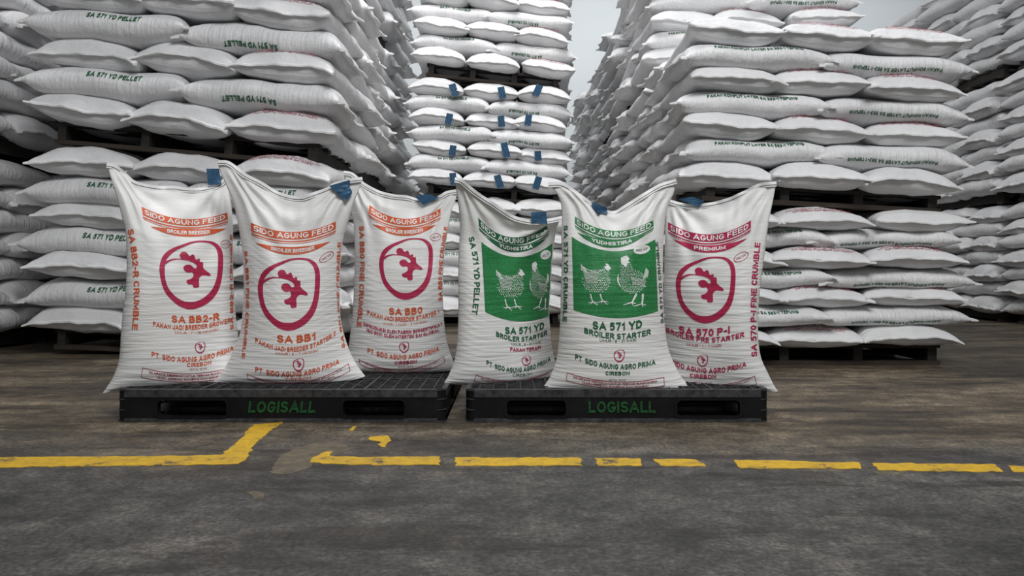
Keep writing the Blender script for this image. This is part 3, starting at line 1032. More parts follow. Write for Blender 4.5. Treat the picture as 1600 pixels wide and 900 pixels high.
    for i in range(n - 1):
        for a, b_ in ((i, i + 1), (n * (n - 1) + i, n * (n - 1) + i + 1), (i * n, (i + 1) * n), (i * n + n - 1, (i + 1) * n + n - 1)):
            f.append((a, b_, n * n + b_, n * n + a))
    mesh_obj('blue_tape', pydata('blue_tape', g0 + g1, f), 'tape', root)['label'] = 'blue adhesive tape over the hem'
    return root, S

SPECS = []
SPECS.append(dict(
    label='orange-bannered sack whose bottom corner hangs over the outer pallet end', seed=1.3, dl=3.12, dr=3.42, T=0.125,
    left=[(160,615),(166,606),(175,592),(183,573),(187,553),(189,520),(192,487),(196,453),(198,408),(196,363),(191,341),(183,310),(174,281),(167,256)],
    right=[(398,601),(392,585),(382,562),(376,544),(371,515),(367,478),(365,442),(364,400),(364,354),(362,325),(358,300),(352,278)],
    top=[(167,256),(180,259),(195,270),(209,283),(228,289),(250,292),(272,292),(294,295),(317,294),(340,288),(352,278)],
    bottom=[(160,615),(190,606),(240,603),(300,602),(350,601),(398,601)],
    ink='orange', banner_ink='orange', side_ink='orange',
    banner=[(221,323),(292,342.5),(355,332),(223,336),(292,353),(356,343)],
    swoosh=[(235,354),(354,357),(295,358.5),(295,369)], swoosh_text='BROILER BREEDER', swoosh_w=0.56,
    emblem=(249,348.5,376,483), oval=(352,381.5,7.5,6.5,-0.2),
    lines=[('SA BB2-R',(268,498),(305,499),(343,494),11,0.04,'orange'),
           ('PAKAN JADI BREEDER GROWER',(239,506),(300,511.5),(360,500),7.5,0.03,'orange'),
           ('UMUR : 7 - 18 MINGGU',(273,519),(305,520),(341,514),3.6,0.03,'orange'),
           ('PT. SIDO AGUNG AGRO PRIMA',(237,553),(301,561.5),(365,543),8.2,0.03,'orange'),
           ('CIREBON',(292,570),(311,569.5),(330,566),6.2,0.03,'orange'),
           ('NETTO : 50 KG',(296,577),(309,577),(323,575),2.8,0.02,'red')],
    small=(312.5,543,8.2), box=dict(tl=((223,574),(292,583.5),(370,571)), bl=((221,589),(292,596),(372,586))),
    sides=[('SA BB2-R CRUMBLE',(204,358),(212.5,425),(210.5,515),9.0),('SA BB2-R CRUMBLE',(362,515),(361.5,440),(362,366),5.0)],
    tape=[(322,264.5),(342,264.5),(346,288.5),(325,289.5)]))
SPECS.append(dict(
    label='orange-bannered sack between two others, its stitched top sagging deepest', seed=2.9, dl=3.24, dr=3.30, T=0.13,
    left=[(333,597),(349,578),(363,552),(375,520),(379,487),(381,454),(380,413),(377,380),(371,347),(365,318),(355,293),(343,265),(341,252)],
    right=[(571,588),(560,573),(548,552),(538,524),(532,495),(531,454),(532,413),(536,376),(544,347),(554,314),(562,293),(566,278)],
    top=[(341,252),(359,254),(383,272),(408,285),(433,300),(455,307),(472,308),(487,303),(511,294),(522,287),(544,281),(566,278)],
    bottom=[(333,597),(370,596),(450,597),(530,595),(571,588)],
    ink='orange', banner_ink='orange', side_ink='orange',
    banner=[(392,348),(459.5,362.5),(524.5,346),(393,361),(459.5,374.5),(524.5,357.5)],
    swoosh=[(399,379),(516,377),(457.5,386.5),(457.5,397)], swoosh_text='BROILER BREEDER', swoosh_w=0.58,
    emblem=(403,500,403,516.5), oval=(510,401.5,13,6,-0.6),
    lines=[('SA BB1',(433,528.5),(462,530),(493,525),12,0.04,'orange'),
           ('PAKAN JADI BREEDER STARTER 2',(399,531),(456,546),(524,520),7.6,0.03,'orange'),
           ('UMUR : 3 - 7 MINGGU',(431,551),(463,553),(497,547),3.8,0.03,'orange'),
           ('PT. SIDO AGUNG AGRO PRIMA',(399,577),(460,584.5),(530,564),8.2,0.03,'orange'),
           ('CIREBON',(446,592.5),(466,592.5),(486,589.5),4.6,0.03,'orange')],
    small=(466.5,570,9), box=dict(tl=((386,584),(465,597),(544,568)), bl=((388,592),(465,604),(547,579))),
    sides=[('SA BB1 FINE CRUMBLE',(384,392),(387,470),(380,560),5.0),('SA BB1 FINE CRUMBLE',(537,544),(528.5,460),(530,378),5.0)],
    tape=[(514,291),(546,282),(548,301),(537,313)]))
SPECS.append(dict(
    label='orange-bannered sack set farther back, beside the gap between the two black pallets', seed=4.4, dl=3.62, dr=3.55, T=0.13,
    left=[(527,586),(536,570),(543,551),(547,524),(551,487),(553,449),(554,411),(553,355),(549,335),(543,305),(539,283),(537,268)],
    right=[(712,577),(709,566),(702,547),(696,521),(693,487),(692,456),(693,418),(696,385),(701,354),(706,328),(713,309),(715,297)],
    top=[(537,268),(551,271),(568,286),(590,298),(613,304.5),(636,307),(652,311),(672,312),(686,307),(698,300),(715,297)],
    bottom=[(527,586),(560,579),(620,580),(680,579),(712,577)],
    ink='orange', banner_ink='orange', side_ink='orange',
    banner=[(577,320.5),(632,342),(688.5,325.5),(576,333),(632,352.5),(688.5,336.5)],
    swoosh=[(582,350),(682,351),(630,357.5),(630,367.5)], swoosh_text='BROILER BREEDER', swoosh_w=0.58,
    emblem=(592.5,676.5,372,468), oval=(680.5,370.5,8.5,6,-0.2),
    lines=[('SA BB0',(608,486),(634,487),(660,484),11,0.04,'orange'),
           ('PAKAN JADI BREEDER STARTER 1',(574,488),(628,499),(686,487),7.2,0.03,'orange'),
           ('UMUR : 1 HARI - 3 MINGGU',(598,505),(632,507),(667,502),3.2,0.02,'orange'),
           ('DIPRODUKSI OLEH PABRIK BERSERTIFIKAT',(568,506),(628,519),(691,506),5.6,0.035,'crimson'),
           ('ISO 9001 OLEH INTERTEK SAI GLOBAL',(573,515.5),(630,526.5),(686,515),5.6,0.035,'crimson'),
           ('PT. SIDO AGUNG AGRO PRIMA',(574.5,547),(630,558),(686,544),7.8,0.03,'orange'),
           ('CIREBON',(617,567),(634,566.5),(651,564.5),5.4,0.03,'crimson'),
           ('NETTO : 50 KG',(622,573),(634,573),(646,572),2.4,0.02,'red')],
    small=(631.5,542.5,7.8), box=dict(tl=((561,561),(628,577),(693,557)), bl=((563,569),(628,583),(695,566))),
    sides=[('SA BB0 FINE CRUMBLE',(565,353),(566,425),(561,511),7.5),('SA BB0 FINE CRUMBLE',(688,470),(689,410),(697,354),6.0)],
    tape=[(648,308),(668,303),(686,309),(662,321)]))
SPECS.append(dict(
    label='green-panelled sack at the pallet end, top slanting down from one high corner', seed=5.6, dl=3.20, dr=3.48, T=0.125, lean=0.10,
    left=[(694,598),(700,588),(709,566),(714,536),(716,498),(716,461),(716,424),(717,387),(719,350),(717,320),(714,297),(713,283)],
    right=[(876,587),(869,569),(863,547),(860,517),(858,484),(860,454),(863,405),(866,372),(870,352),(876,341)],
    top=[(713,283),(724,286),(746,304),(772,321),(801,340),(828,347),(850,346),(876,341)],
    bottom=[(694,598),(730,598),(770,597),(830,592),(876,587)],
    ink='darkgreen', banner_ink='darkgreen', side_ink='darkgreen',
    banner=[(747,340),(803.5,371),(854,352),(748,353),(803.5,382),(857,362)],
    swoosh=[(759,370),(853,373),(808,383.5),(808,393)], swoosh_text='YUDHISTIRA', swoosh_w=0.56,
    panel=((752,378),(811,401.5),(863,380),(758,487),(820,502),(857.5,494)),
    hen=(773,821.5,420,486), rooster=(827.5,858,408,486), oval=(852,398,8.5,7,-0.5),
    lines=[('SA 571 YD',(789,516),(819.5,516),(850,508),11,0.04,'darkgreen'),
           ('BROILER STARTER',(775,521.5),(813,530),(855,519),8,0.035,'darkgreen'),
           ('UMUR : 8 - 21 HARI',(799,537.5),(821,538),(845,534.5),3.6,0.02,'darkgreen'),
           ('PAKAN TERAPI',(797,545.5),(821,546.5),(845,543),6.2,0.035,'crimson'),
           ('PT. SIDO AGUNG AGRO PRIMA',(760,566),(811,578),(860,560),7.6,0.03,'darkgreen'),
           ('CIREBON',(801,585.5),(816,586),(831,583.5),5.0,0.03,'darkgreen')],
    small=(822,563.5,7), box=dict(tl=((744,585),(808,594),(866,576)), bl=((741,595),(808,601),(866,584))),
    sides=[('SA 571 YD PELLET',(736,370),(745,430),(741,491),9.0)],
    tape=[(828,335),(851,334),(853,353),(829,350)]))
SPECS.append(dict(
    label='green-panelled sack foremost on the pallet between the other green and the crimson sack', seed=7.1, dl=3.12, dr=3.16, T=0.13,
    left=[(847,607),(859,589),(869,562),(873,534),(875,503),(876,464),(877,433),(878,402),(877,371),(878,340),(876,317),(868,300),(857,287)],
    right=[(1081,611),(1073,600),(1060,581),(1046,550),(1040,519),(1037,484),(1036,445),(1036,406),(1037,371),(1040,340),(1046,317),(1053,301),(1056,281)],
    top=[(857,287),(875,286),(891,293),(910,307),(924,317),(941,327),(959,331),(976,322),(1003,305),(1030,289),(1056,281)],
    bottom=[(847,607),(890,606),(960,607),(1030,608),(1081,611)],
    ink='darkgreen', banner_ink='green', side_ink='darkgreen',
    banner=[(898,338),(960.5,361),(1020,344),(898,349),(960.5,372),(1021,353)],
    swoosh=[(902,363),(1010,365),(960.5,375),(960.5,386)], swoosh_text='YUDHISTIRA', swoosh_w=0.60,
    panel=((893.5,370),(957,392.5),(1023.5,374),(896.5,484),(964.5,497),(1028,486)),
    hen=(906,957,411,478), rooster=(965,1014,399,480), oval=(1002.5,390,13,7,-0.2),
    lines=[('SA 571 YD',(926,508),(964.5,510),(1003,506),13,0.04,'darkgreen'),
           ('BROILER STARTER',(913,516),(964.5,525.5),(1017,518),9,0.035,'darkgreen'),
           ('UMUR : 8 - 21 HARI',(937,531.5),(965,533),(994,531),4.2,0.02,'darkgreen'),
           ('PT. SIDO AGUNG AGRO PRIMA',(899,557),(963,573),(1024,565),8.6,0.03,'darkgreen'),
           ('CIREBON',(946,583),(965,583.5),(984,583),6.2,0.035,'darkgreen'),
           ('NETTO : 50 KG',(951,593.5),(964.5,594),(978,594),2.8,0.02,'darkgreen')],
    small=(967.5,556,8.6), box=dict(tl=((886.5,582),(963,596),(1037,589)), bl=((885,594),(963,607),(1038,602))),
    sides=[('SA 571 YD CRUMBLE',(884,352),(884.5,430),(882.5,503),6.5),('SA 571 YD CRUMBLE',(1034.5,505),(1031,440),(1025.5,378),4.5)],
    tape=[(924,316),(948,325),(950,334),(930,336)]))
SPECS.append(dict(
    label='crimson-bannered sack with rooster emblem at the pallet end, one top corner raised', seed=9.2, dl=3.42, dr=3.14, T=0.13,
    left=[(1018,602),(1028,585),(1036,560),(1039,511),(1037,465),(1038,425),(1039,367),(1041,328),(1044,312)],
    right=[(1216,612),(1209,601),(1199,581),(1189,558),(1185,527),(1185,488),(1188,449),(1193,410),(1197,379),(1201,348),(1208,312),(1213,285)],
    top=[(1044,312),(1060,317),(1080,320.5),(1106,318.5),(1137,311),(1164,299),(1187,288),(1213,285)],
    bottom=[(1018,602),(1060,603),(1120,604),(1180,607),(1216,612)],
    ink='crimson', banner_ink='crimson', side_ink='crimson',
    banner=[(1044,347),(1109.5,366.5),(1173.5,344),(1044,359),(1109.5,378),(1173.5,356)],
    swoosh=[(1051,373),(1168,372),(1107.5,384),(1107.5,394)], swoosh_text='PREMIUM', swoosh_w=0.42,
    emblem=(1056,1149.5,401,505), oval=(1158,401.5,12.5,6.5,-0.5),
    lines=[('SA 570 P-I',(1061,514.5),(1101.5,520),(1140.5,515),12,0.04,'crimson'),
           ('BROILER PRE STARTER',(1041,515),(1103,531),(1163,522),8.2,0.035,'crimson'),
           ('UMUR : 1 - 7 HARI',(1073,538),(1100,541),(1127,540),4.2,0.02,'crimson'),
           ('PT. SIDO AGUNG AGRO PRIMA',(1034,557),(1100,579),(1166,568),8.4,0.03,'crimson'),
           ('CIREBON',(1078,586.5),(1099,588.5),(1119,588),6.2,0.035,'crimson'),
           ('NETTO : 50 KG',(1085,597),(1099,598),(1113,598),2.8,0.02,'red')],
    small=(1098,563.5,8.6), box=dict(tl=((1044,590),(1105,602),(1179,587)), bl=((1044,599),(1105,609),(1182,600))),
    sides=[('SA 570 P-I FINE CRUMBLE',(1178.5,557),(1177.5,465),(1184,379),9.0)],
    tape=[(1060,312),(1082,308),(1100,314),(1092,324)]))
FRONT = [upright_sack(s_) for s_ in SPECS]

# ------------------------------------------------------------------ lying sacks
SW, SL, SH = 0.60, 0.95, 0.18
class LyingSack:
    def __init__(s, seed):
        r = random.Random(seed)
        s.p = [r.uniform(0, 6.28) for _ in range(8)]
        s.arch = r.uniform(0.10, 0.20)
        s.droop = r.uniform(0.0, 0.10)
        s.ear = r.uniform(0.02, 0.16)
        s.ex = r.uniform(0.0, 0.03)
    def at(s, th, v, off=0.0):
        th = np.asarray(th, float); v = np.asarray(v, float)
        p = s.p
        c, si = np.cos(th), np.sin(th)
        av = np.abs(v)
        b_ = 0.5 * np.clip(1 - av ** 8.0, 0, 1) ** 0.52 + 0.025
        a = 0.5 * (0.95 + 0.02 * np.sin(2.2 * v + p[0]) + 0.07 * av ** 4)
        xc = np.sign(c) * np.abs(c) ** 0.88
        x = a * xc * SW
        top = si > 0
        z = b_ * np.sign(si) * np.abs(si) ** np.where(top, 0.86, 0.80) * SH
        z = z * np.where(top, 0.95 + s.arch, 1.05 - 0.3 * s.arch)
        y = 0.5 * v * SL
        z = z - SH * 0.45 * s.arch * xc ** 2 - SH * s.droop * av ** 5 - SH * s.ear * (np.abs(xc) * av) ** 5
        z = z + SH * 0.05 * np.sin(7 * x + 3 * y + p[1]) + SH * 0.035 * np.sin(13 * y - 8 * x + p[2])
        y = y + (0.012 * np.sin(9 * x + p[3]) + 0.008 * np.sin(21 * x + p[4])) * np.sign(v) * av ** 6 + np.sign(v) * (np.abs(xc) * av) ** 8 * (0.012 + s.ex * 0.8)
        z = z + 0.005 * np.sin(11 * x + p[5] + np.sign(v)) * av ** 8
        z = z + SH * 0.022 * np.sin(30 * y + 22 * x + p[6]) * np.clip(np.sin(4 * y + 3 * x + p[7]), 0, 1) * np.sign(si) * np.clip((1 - av) * 5, 0, 1)
        # pinch folds running in from the seams
        z = z + 0.0055 * np.sin(38 * xc + p[6] + 2 * np.sin(3 * v + p[7])) * np.clip((av - 0.45) * 2.2, 0, 1) * np.clip((1 - av) * 8, 0, 1) * np.sign(si) * np.abs(si)
        return np.c_[x, y, z]
    def body(s, nt_, nv):
        th = np.linspace(0, 2 * math.pi, nt_, endpoint=False)
        v = np.sin(np.linspace(-1, 1, nv) * math.pi / 2) * 0.55 + np.linspace(-1, 1, nv) * 0.45
        T, V = np.meshgrid(th, v)
        P_ = s.at(T.ravel(), V.ravel())
        f = []
        for j in range(nv - 1):
            for i in range(nt_):
                k, k2 = j * nt_ + i, j * nt_ + (i + 1) % nt_
                f.append((k, k2, k2 + nt_, k + nt_))
        f.append(tuple(range(nt_))[::-1])
        f.append(tuple(range((nv - 1) * nt_, nv * nt_)))
        uv = np.c_[np.abs(T.ravel() / math.pi - 1.0) + s.p[0], V.ravel() * 0.5 + s.p[1]]
        return P_, f, uv
    def hem(s, sg, n=22, w=0.03):
        """flat stitched lip along one end"""
        x = np.linspace(-1, 1, n)
        th = np.arccos(np.clip(np.sign(x) * np.abs(x) ** (1 / 0.86), -1, 1))
        up, lo = s.at(th, np.full(n, sg * 0.992)), s.at(-th, np.full(n, sg * 0.992))
        mid = (up + lo) / 2
        wv = 0.004 * np.sin(8 * x + s.p[2] + sg) + 0.0025 * np.sin(19 * x + s.p[3])
        ow = (w + 0.006 * np.sin(6 * x + s.p[4])) * sg
        o1 = mid + np.c_[0 * x, ow, wv - 0.006]
        i1 = mid - np.c_[0 * x, np.full(n, 0.012 * sg), 0 * x]
        th_ = np.array([0, 0, 0.0048])
        rows = [i1 + th_ * 2, o1 + th_, o1 - th_, i1 - th_ * 2]
        f = []
        for r0, r1 in ((0, 1), (1, 2), (2, 3), (3, 0)):
            for i in range(n - 1):
                f.append((r0 * n + i, r0 * n + i + 1, r1 * n + i + 1, r1 * n + i))
        f += [(0, n, 2 * n, 3 * n), (n - 1, 4 * n - 1, 3 * n - 1, 2 * n - 1)]
        return np.vstack(rows), f
    def decal(s, th, v, off):
        h = 1e-3
        p = s.at(th, v)
        nn = np.cross(s.at(th + h, v) - s.at(th - h, v), s.at(th, v + h) - s.at(th, v - h))
        nn /= np.linalg.norm(nn, axis=1)[:, None] + 1e-12
        return p + nn * off * np.where(np.sum(nn * np.c_[np.cos(th), 0 * th, np.sin(th)], axis=1) < 0, -1, 1)[:, None]

NV = 8
VAR = [LyingSack(100 + i) for i in range(NV)]
BODY, HEMM, LOW = [], [], []
for i, s_ in enumerate(VAR):
    P_, f, uv = s_.body(32, 30)
    me = pydata('lying_sack_body', P_, f, True, uv)
    me.materials.append(M['sack'])
    BODY.append(me)
    hm = []
    for sg in (-1, 1):
        v, f = s_.hem(sg)
        q = pydata('seam', v, f)
        q.materials.append(M['hem'])
        hm.append(q)
    HEMM.append(hm)
    LOW.append(s_.body(14, 11))

_dec = {}
def lying_text(var, kind):
    """lettering meshes shared by sacks of one variant: list of (mesh, material)"""
    key = (var, kind)
    if key in _dec:
        return _dec[key]
    S = VAR[var]
    def long_text(txt, th0, v0, v1, cap, flip, mat):
        v, f, asp = text_mesh(txt, 0.03)
        wid = (v1 - v0) * SL / 2
        v2, f2 = cut2d(np.c_[v[:, 0] * wid, v[:, 1] * cap, v[:, 2]], f, 0.03, 0.015)
        rad = 0.17
        if not flip:
            vv = v0 + v2[:, 0] / (SL / 2)
            th = th0 + v2[:, 1] / rad
        else:
            vv = v1 - v2[:, 0] / (SL / 2)
            th = th0 - v2[:, 1] / rad
        return pydata('lettering', S.decal(th, vv, (0.003 + 0.0005 * v2[:, 2])[:, None]), f2), mat
    out = []
    if kind == 'pellet_up':
        out.append(long_text('SA 571 YD PELLET', 0.20, -0.24, 0.46, 0.050, False, 'darkgreen'))
    elif kind == 'pellet_down':
        out.append(long_text('SA 571 YD PELLET', -0.18, -0.48, 0.22, 0.050, True, 'darkgreen'))
    elif kind == 'crumble_up':
        out.append(long_text('SA 571 YD CRUMBLE', 0.25, -0.3, 0.45, 0.045, False, 'darkgreen'))
    elif kind == 'crumble_down':
        out.append(long_text('SA 571 YD CRUMBLE', -0.2, -0.5, 0.25, 0.045, True, 'darkgreen'))
    elif kind == 'layer_up':
        out.append(long_text('PAKAN KOMPLIT LAYER SA 583-1 TEPUNG', 0.32, -0.62, 0.62, 0.036, False, 'darkgreen'))
    elif kind == 'layer_down':
        out.append(long_text('PAKAN KOMPLIT LAYER SA 583-1 TEPUNG', -0.16, -0.62, 0.62, 0.036, True, 'darkgreen'))
    elif kind == 'warn':
        def end_text(txt, w, v0, cap):
            v, f, asp = text_mesh(txt, 0.01)
            v2, f2 = cut2d(np.c_[(v[:, 0] - 0.5) * w, v[:, 1] * cap, v[:, 2]], f, 0.012, 0.006)
            th = math.pi / 2 - v2[:, 0] / (SW * 0.36)
            vv = v0 + v2[:, 1] / (SL / 2)
            return S.decal(th, vv, (0.0055 + 0.0005 * v2[:, 2])[:, None]), f2
        a = end_text('DILARANG DIBERIKAN UNTUK TERNAK RUMINANSIA', 0.34, -0.885, 0.014)
        b_ = end_text('(SAPI, KERBAU, KAMBING DAN DOMBA)', 0.26, -0.93, 0.013)
        for q in (a, b_):
            out.append((pydata('lettering', q[0], q[1]), 'red'))
    for me, mat in out:
        me.materials.append(M[mat])
    _dec[key] = out
    return out

# ------------------------------------------------------------------ wooden pallets
_pal = {}
def wood_pallet(x0, x1, y0, y1, z0, z1, tilt, label, group):
    w, d, h = x1 - x0, y1 - y0, z1 - z0
    key = (round(w, 3), round(d, 3), round(h, 3))
    if key not in _pal:
        bt = 0.022
        bw = 0.10
        _pal[key] = (MB().box(-w / 2, w / 2, -bw / 2, bw / 2, 0, bt).mesh('deck_board'),
                     MB().box(-0.028, 0.028, -d / 2, d / 2, bt, h - bt).mesh('stringer'),
                     MB().box(-w / 2, w / 2, -bw / 2, bw / 2, 0, bt * 1.3).mesh('bottom_board'), bt, bw)
        _pal[key][0].materials.append(M['wood'])
        _pal[key][1].materials.append(M['wood'])
        _pal[key][2].materials.append(M['wood_brown'])
    deck, stg, bot, bt, bw = _pal[key]
    root = empty('wooden_pallet', ((x0 + x1) / 2, (y0 + y1) / 2, z0))
    root.rotation_euler = (0, tilt, 0)
    tag(root, label, 'pallet', group)
    n = max(4, int(d / 0.2))
    for i in range(n):
        mesh_obj('deck_board', deck, None, root, (0, -d / 2 + bw / 2 + (d - bw) * i / (n - 1), h - bt))
    for i in range(4):
        mesh_obj('stringer', stg, None, root, (-w / 2 + 0.05 + (w - 0.1) * i / 3, 0, 0))
    for i in range(3):
        mesh_obj('bottom_board', bot, None, root, (0, -d / 2 + bw / 2 + (d - bw) * i / 2, 0.0))
    return root

# ------------------------------------------------------------------ stacks of lying sacks
SPEC = []          # every lying sack: matrix, variant, label, group, lettering, tape
ORD = ['first', 'second', 'third', 'fourth', 'fifth', 'sixth', 'seventh', 'eighth', 'ninth']
def stack(x0, x1, y0, wid, lng, tiers, place, group, detail=None, side=None, jit=0.024, pallets=True, seed=0, end_names=('one end', 'other end'), side_jit=0.0):
    """x0..x1 across, y0 front; tiers: (pallet bottom, pallet top, layers, layer height, tilt, name, first layer end-on)"""
    rnd = random.Random(seed)
    xm, w = (x0 + x1) / 2, x1 - x0
    dep = wid + lng
    for zi, (zb, zt, nl, ph, tilt, tname, first_e) in enumerate(tiers):
        dxs = rnd.uniform(-0.02, 0.02)
        if pallets:
            wood_pallet(x0 + 0.10, x1 - 0.10, y0 + 0.07, y0 + dep - 0.08, zb, zt, math.atan(tilt), f'dark wooden pallet under the {tname} tier of the {place}', 'wooden pallets under the stacks')
        for l in range(nl):
            zc = zt + (l + 0.5) * ph
            e_front = (l % 2 == 0) == first_e
            items = []
            lx, ly = rnd.uniform(-0.022, 0.022), rnd.uniform(-0.02, 0.015)
            for i in range(3):
                yc = y0 + (lng / 2 if e_front else wid + lng / 2)
                items.append((x0 + w * (i + 0.5) / 3, yc, 'e', i, e_front))
            for i in range(2):
                yc = y0 + (lng + wid / 2 if e_front else wid / 2)
                items.append((x0 + w * (i + 0.5) / 2, yc, 'l', i, not e_front))
            for (x, y, kind, i, front) in items:
                x_ = x + rnd.uniform(-jit, jit) + dxs + lx
                y_ = y + rnd.uniform(-jit, jit) + ly
                if side_jit and ((kind == 'l') or (kind == 'e' and i in (0, 2))):
                    x_ += rnd.uniform(-side_jit, side_jit)
                if kind == 'e':
                    y_ += -0.018 if front else 0.018
                var = rnd.randrange(NV)
                rz = rnd.uniform(-0.055, 0.055)
                rxx = rnd.uniform(-0.03, 0.03)
                ryy = math.atan(tilt) + rnd.uniform(-0.02, 0.02)
                if kind == 'l':
                    rz -= math.pi / 2
                    if not front and rnd.random() < 0.5:
                        rz += math.pi
                    base = Matrix.Rotation(math.atan(tilt) + (-0.022 if i == 0 else 0.0), 4, 'Y') @ Matrix.Rotation(rz, 4, 'Z')
                    sx, sy = wid / SW * 1.10, (w / 2) / SL * 1.05
                else:
                    if not front:
                        rz += math.pi
                    base = Matrix.Rotation(ryy, 4, 'Y') @ Matrix.Rotation(rxx, 4, 'X') @ Matrix.Rotation(rz, 4, 'Z')
                    sx, sy = (w / 3) / SW * 1.05, lng / SL * 1.0
                sz = ph / SH * (rnd.uniform(1.13, 1.19) if kind == 'e' else rnd.uniform(1.15, 1.21))
                z_ = zc - tilt * (x_ - xm) + (0.05 if kind == 'e' else 0.01) * ph - (0.012 if l == 0 else 0) + rnd.uniform(-.004, .004)
                mat = Matrix.Translation((x_, y_, z_)) @ base @ Matrix.Diagonal((sx, sy, sz, 1))
                txt = None
                tape = None
                if front and detail:
                    txt, tape = detail(zi, l, kind, i, rnd)
                what = 'white feed sack'
                if txt == 'warn':
                    what = 'red-printed white sack'
                elif txt:
                    what = 'green-lettered white sack'
                if side is None:
                    if kind == 'e':
                        pos = (end_names[0], 'middle', end_names[1])[i]
                    else:
                        pos = end_names[i]
                    bk = '' if front else 'rear '
                    lab = f'{what}, {bk}{pos}, {ORD[l]} layer, {tname} tier, {place}'
                else:
                    oi = 0 if x0 > 0 else (2 if kind == 'e' else 1)
                    if i == oi:
                        pos = ('long side' if kind == 'e' else 'seam end') + ' outward'
                    elif kind == 'e':
                        pos = 'middle of three' if i == 1 else 'innermost of three'
                    else:
                        pos = 'inner of two'
                    if not front:
                        pos = 'rear ' + pos
                    lab = f"{what}, {pos}, {ORD[l]} layer, {tname} tier, {place}"
                SPEC.append(dict(m=mat, var=var, label=lab, group=group, txt=txt, tape=tape, kind=kind))

LT = [(0.0, 0.14, 7, 0.178, 0.045, 'lower', True), (1.40, 1.55, 7, 0.200, 0.085, 'upper', True), (3.02, 3.16, 6, 0.19, 0.0, 'top', True)]
def det_left(t, l, k, i, r):
    if k == 'l':
        if i == 0:
            return 'pellet_up', None
        return ('pellet_down' if t == 1 else 'pellet_up'), None
    if t == 1 and i == 2:
        return 'warn', None
    if t == 0 and i == 2 and l == 6:
        return 'warn', None
    return None, None
stack(-3.30, -1.25, 5.29, 0.64, 1.02, LT[:2], 'stack behind orange sacks', 'sacks in the stack behind the orange-printed sacks', det_left, seed=11, end_names=('end by dark gap', 'end by aisle'))
def stx(z):
    return [(a, b_, c, d, 0.0, n_, e) for a, b_, c, d, t, n_, e in z]
stack(-3.32, -1.30, 7.02, 0.64, 1.02, stx(LT), 'second stack behind orange sacks', 'sacks in the row behind the orange-printed sacks', side=1, seed=12, side_jit=0.05)
stack(-3.36, -1.36, 8.74, 0.64, 1.02, stx(LT), 'third stack behind orange sacks', 'sacks in the row behind the orange-printed sacks', side=1, seed=13, side_jit=0.06)
# dark row beside it
FLT = [(0.0, 0.14, 7, 0.18, 0.0, 'lower', False), (1.46, 1.60, 7, 0.195, 0.0, 'upper', True)]
for k in range(2):
    stack(-5.71, -3.74, 4.75 + k * 1.72, 0.64, 1.02, FLT, ('first', 'second')[k] + ' stack of shaded row', 'sacks in the shaded row across the dark gap', side=1, seed=21 + k, side_jit=0.04)
# right-hand row
RT = [(0.0, 0.13, 7, 0.119, 0.0, 'lower', True), (0.985, 1.095, 7, 0.144, 0.055, 'upper', True), (2.15, 2.26, 7, 0.15, 0.0, 'top', True)]
def det_right(t, l, k, i, r):
    if k == 'l':
        return ('layer_up' if i == 0 else 'layer_down'), None
    if i in (1, 2) and r.random() < 0.8:
        return 'warn', None
    return None, None
stack(1.08, 2.76, 4.70, 0.55, 0.84, RT[:2], 'stack behind crimson sack', 'sacks in the stack behind the crimson-printed sack', det_right, seed=31, end_names=('end by aisle', 'end by open passage'), side_jit=0.03)
for k in range(1, 6):
    stack(1.08 + 0.02 * (k % 2), 2.76, 4.70 + 1.52 * k, 0.55, 0.84, stx(RT), ('second', 'third', 'fourth', 'fifth', 'sixth')[k - 1] + ' stack behind crimson sack', 'sacks in the row behind the crimson-printed sack', det_right if k == 1 else None, side=1, seed=31 + k, side_jit=0.06, pallets=k < 4)
# taped stack in the aisle
CT = [(0.0, 0.15, 7, 0.165, 0.0, 'lower', True), (1.31, 1.44, 7, 0.152, 0.075, 'middle', True), (2.53, 2.66, 6, 0.158, 0.11, 'top', True)]
TAPES = {(1, 0, 0), (1, 0, 1), (1, 0, 2), (1, 2, 0), (1, 2, 1), (1, 2, 2), (1, 4, 0), (1, 4, 1), (1, 4, 2), (1, 6, 0), (1, 6, 1), (1, 6, 2)}
def det_mid(t, l, k, i, r):
    tp = (t, l, i) if (k == 'e' and (t, l, i) in TAPES) else None
    if k == 'l':
        return ('crumble_up' if i == 0 else 'crumble_down'), None
    if t == 2 and i == 2:
        return 'warn', tp
    return None, tp
stack(-1.00, 0.60, 7.90, 0.53, 0.82, CT, 'blue-taped stack', 'sacks in the blue-taped stack', det_mid, seed=51, end_names=('end toward orange sacks', 'end toward green sacks'))
# row across the passage
PT = [(0.0, 0.13, 7, 0.17, 0.0, 'lower', False), (1.34, 1.47, 7, 0.18, 0.0, 'middle', True), (2.78, 2.91, 7, 0.18, 0.0, 'top', True)]
for k in range(4):
    stack(5.45, 7.25, 7.0 + 1.62 * k, 0.58, 0.92, PT, ('first', 'second', 'third', 'fourth')[k] + ' stack across the passage', 'sacks in the row across the open passage', side=1, seed=61 + k, side_jit=0.05)

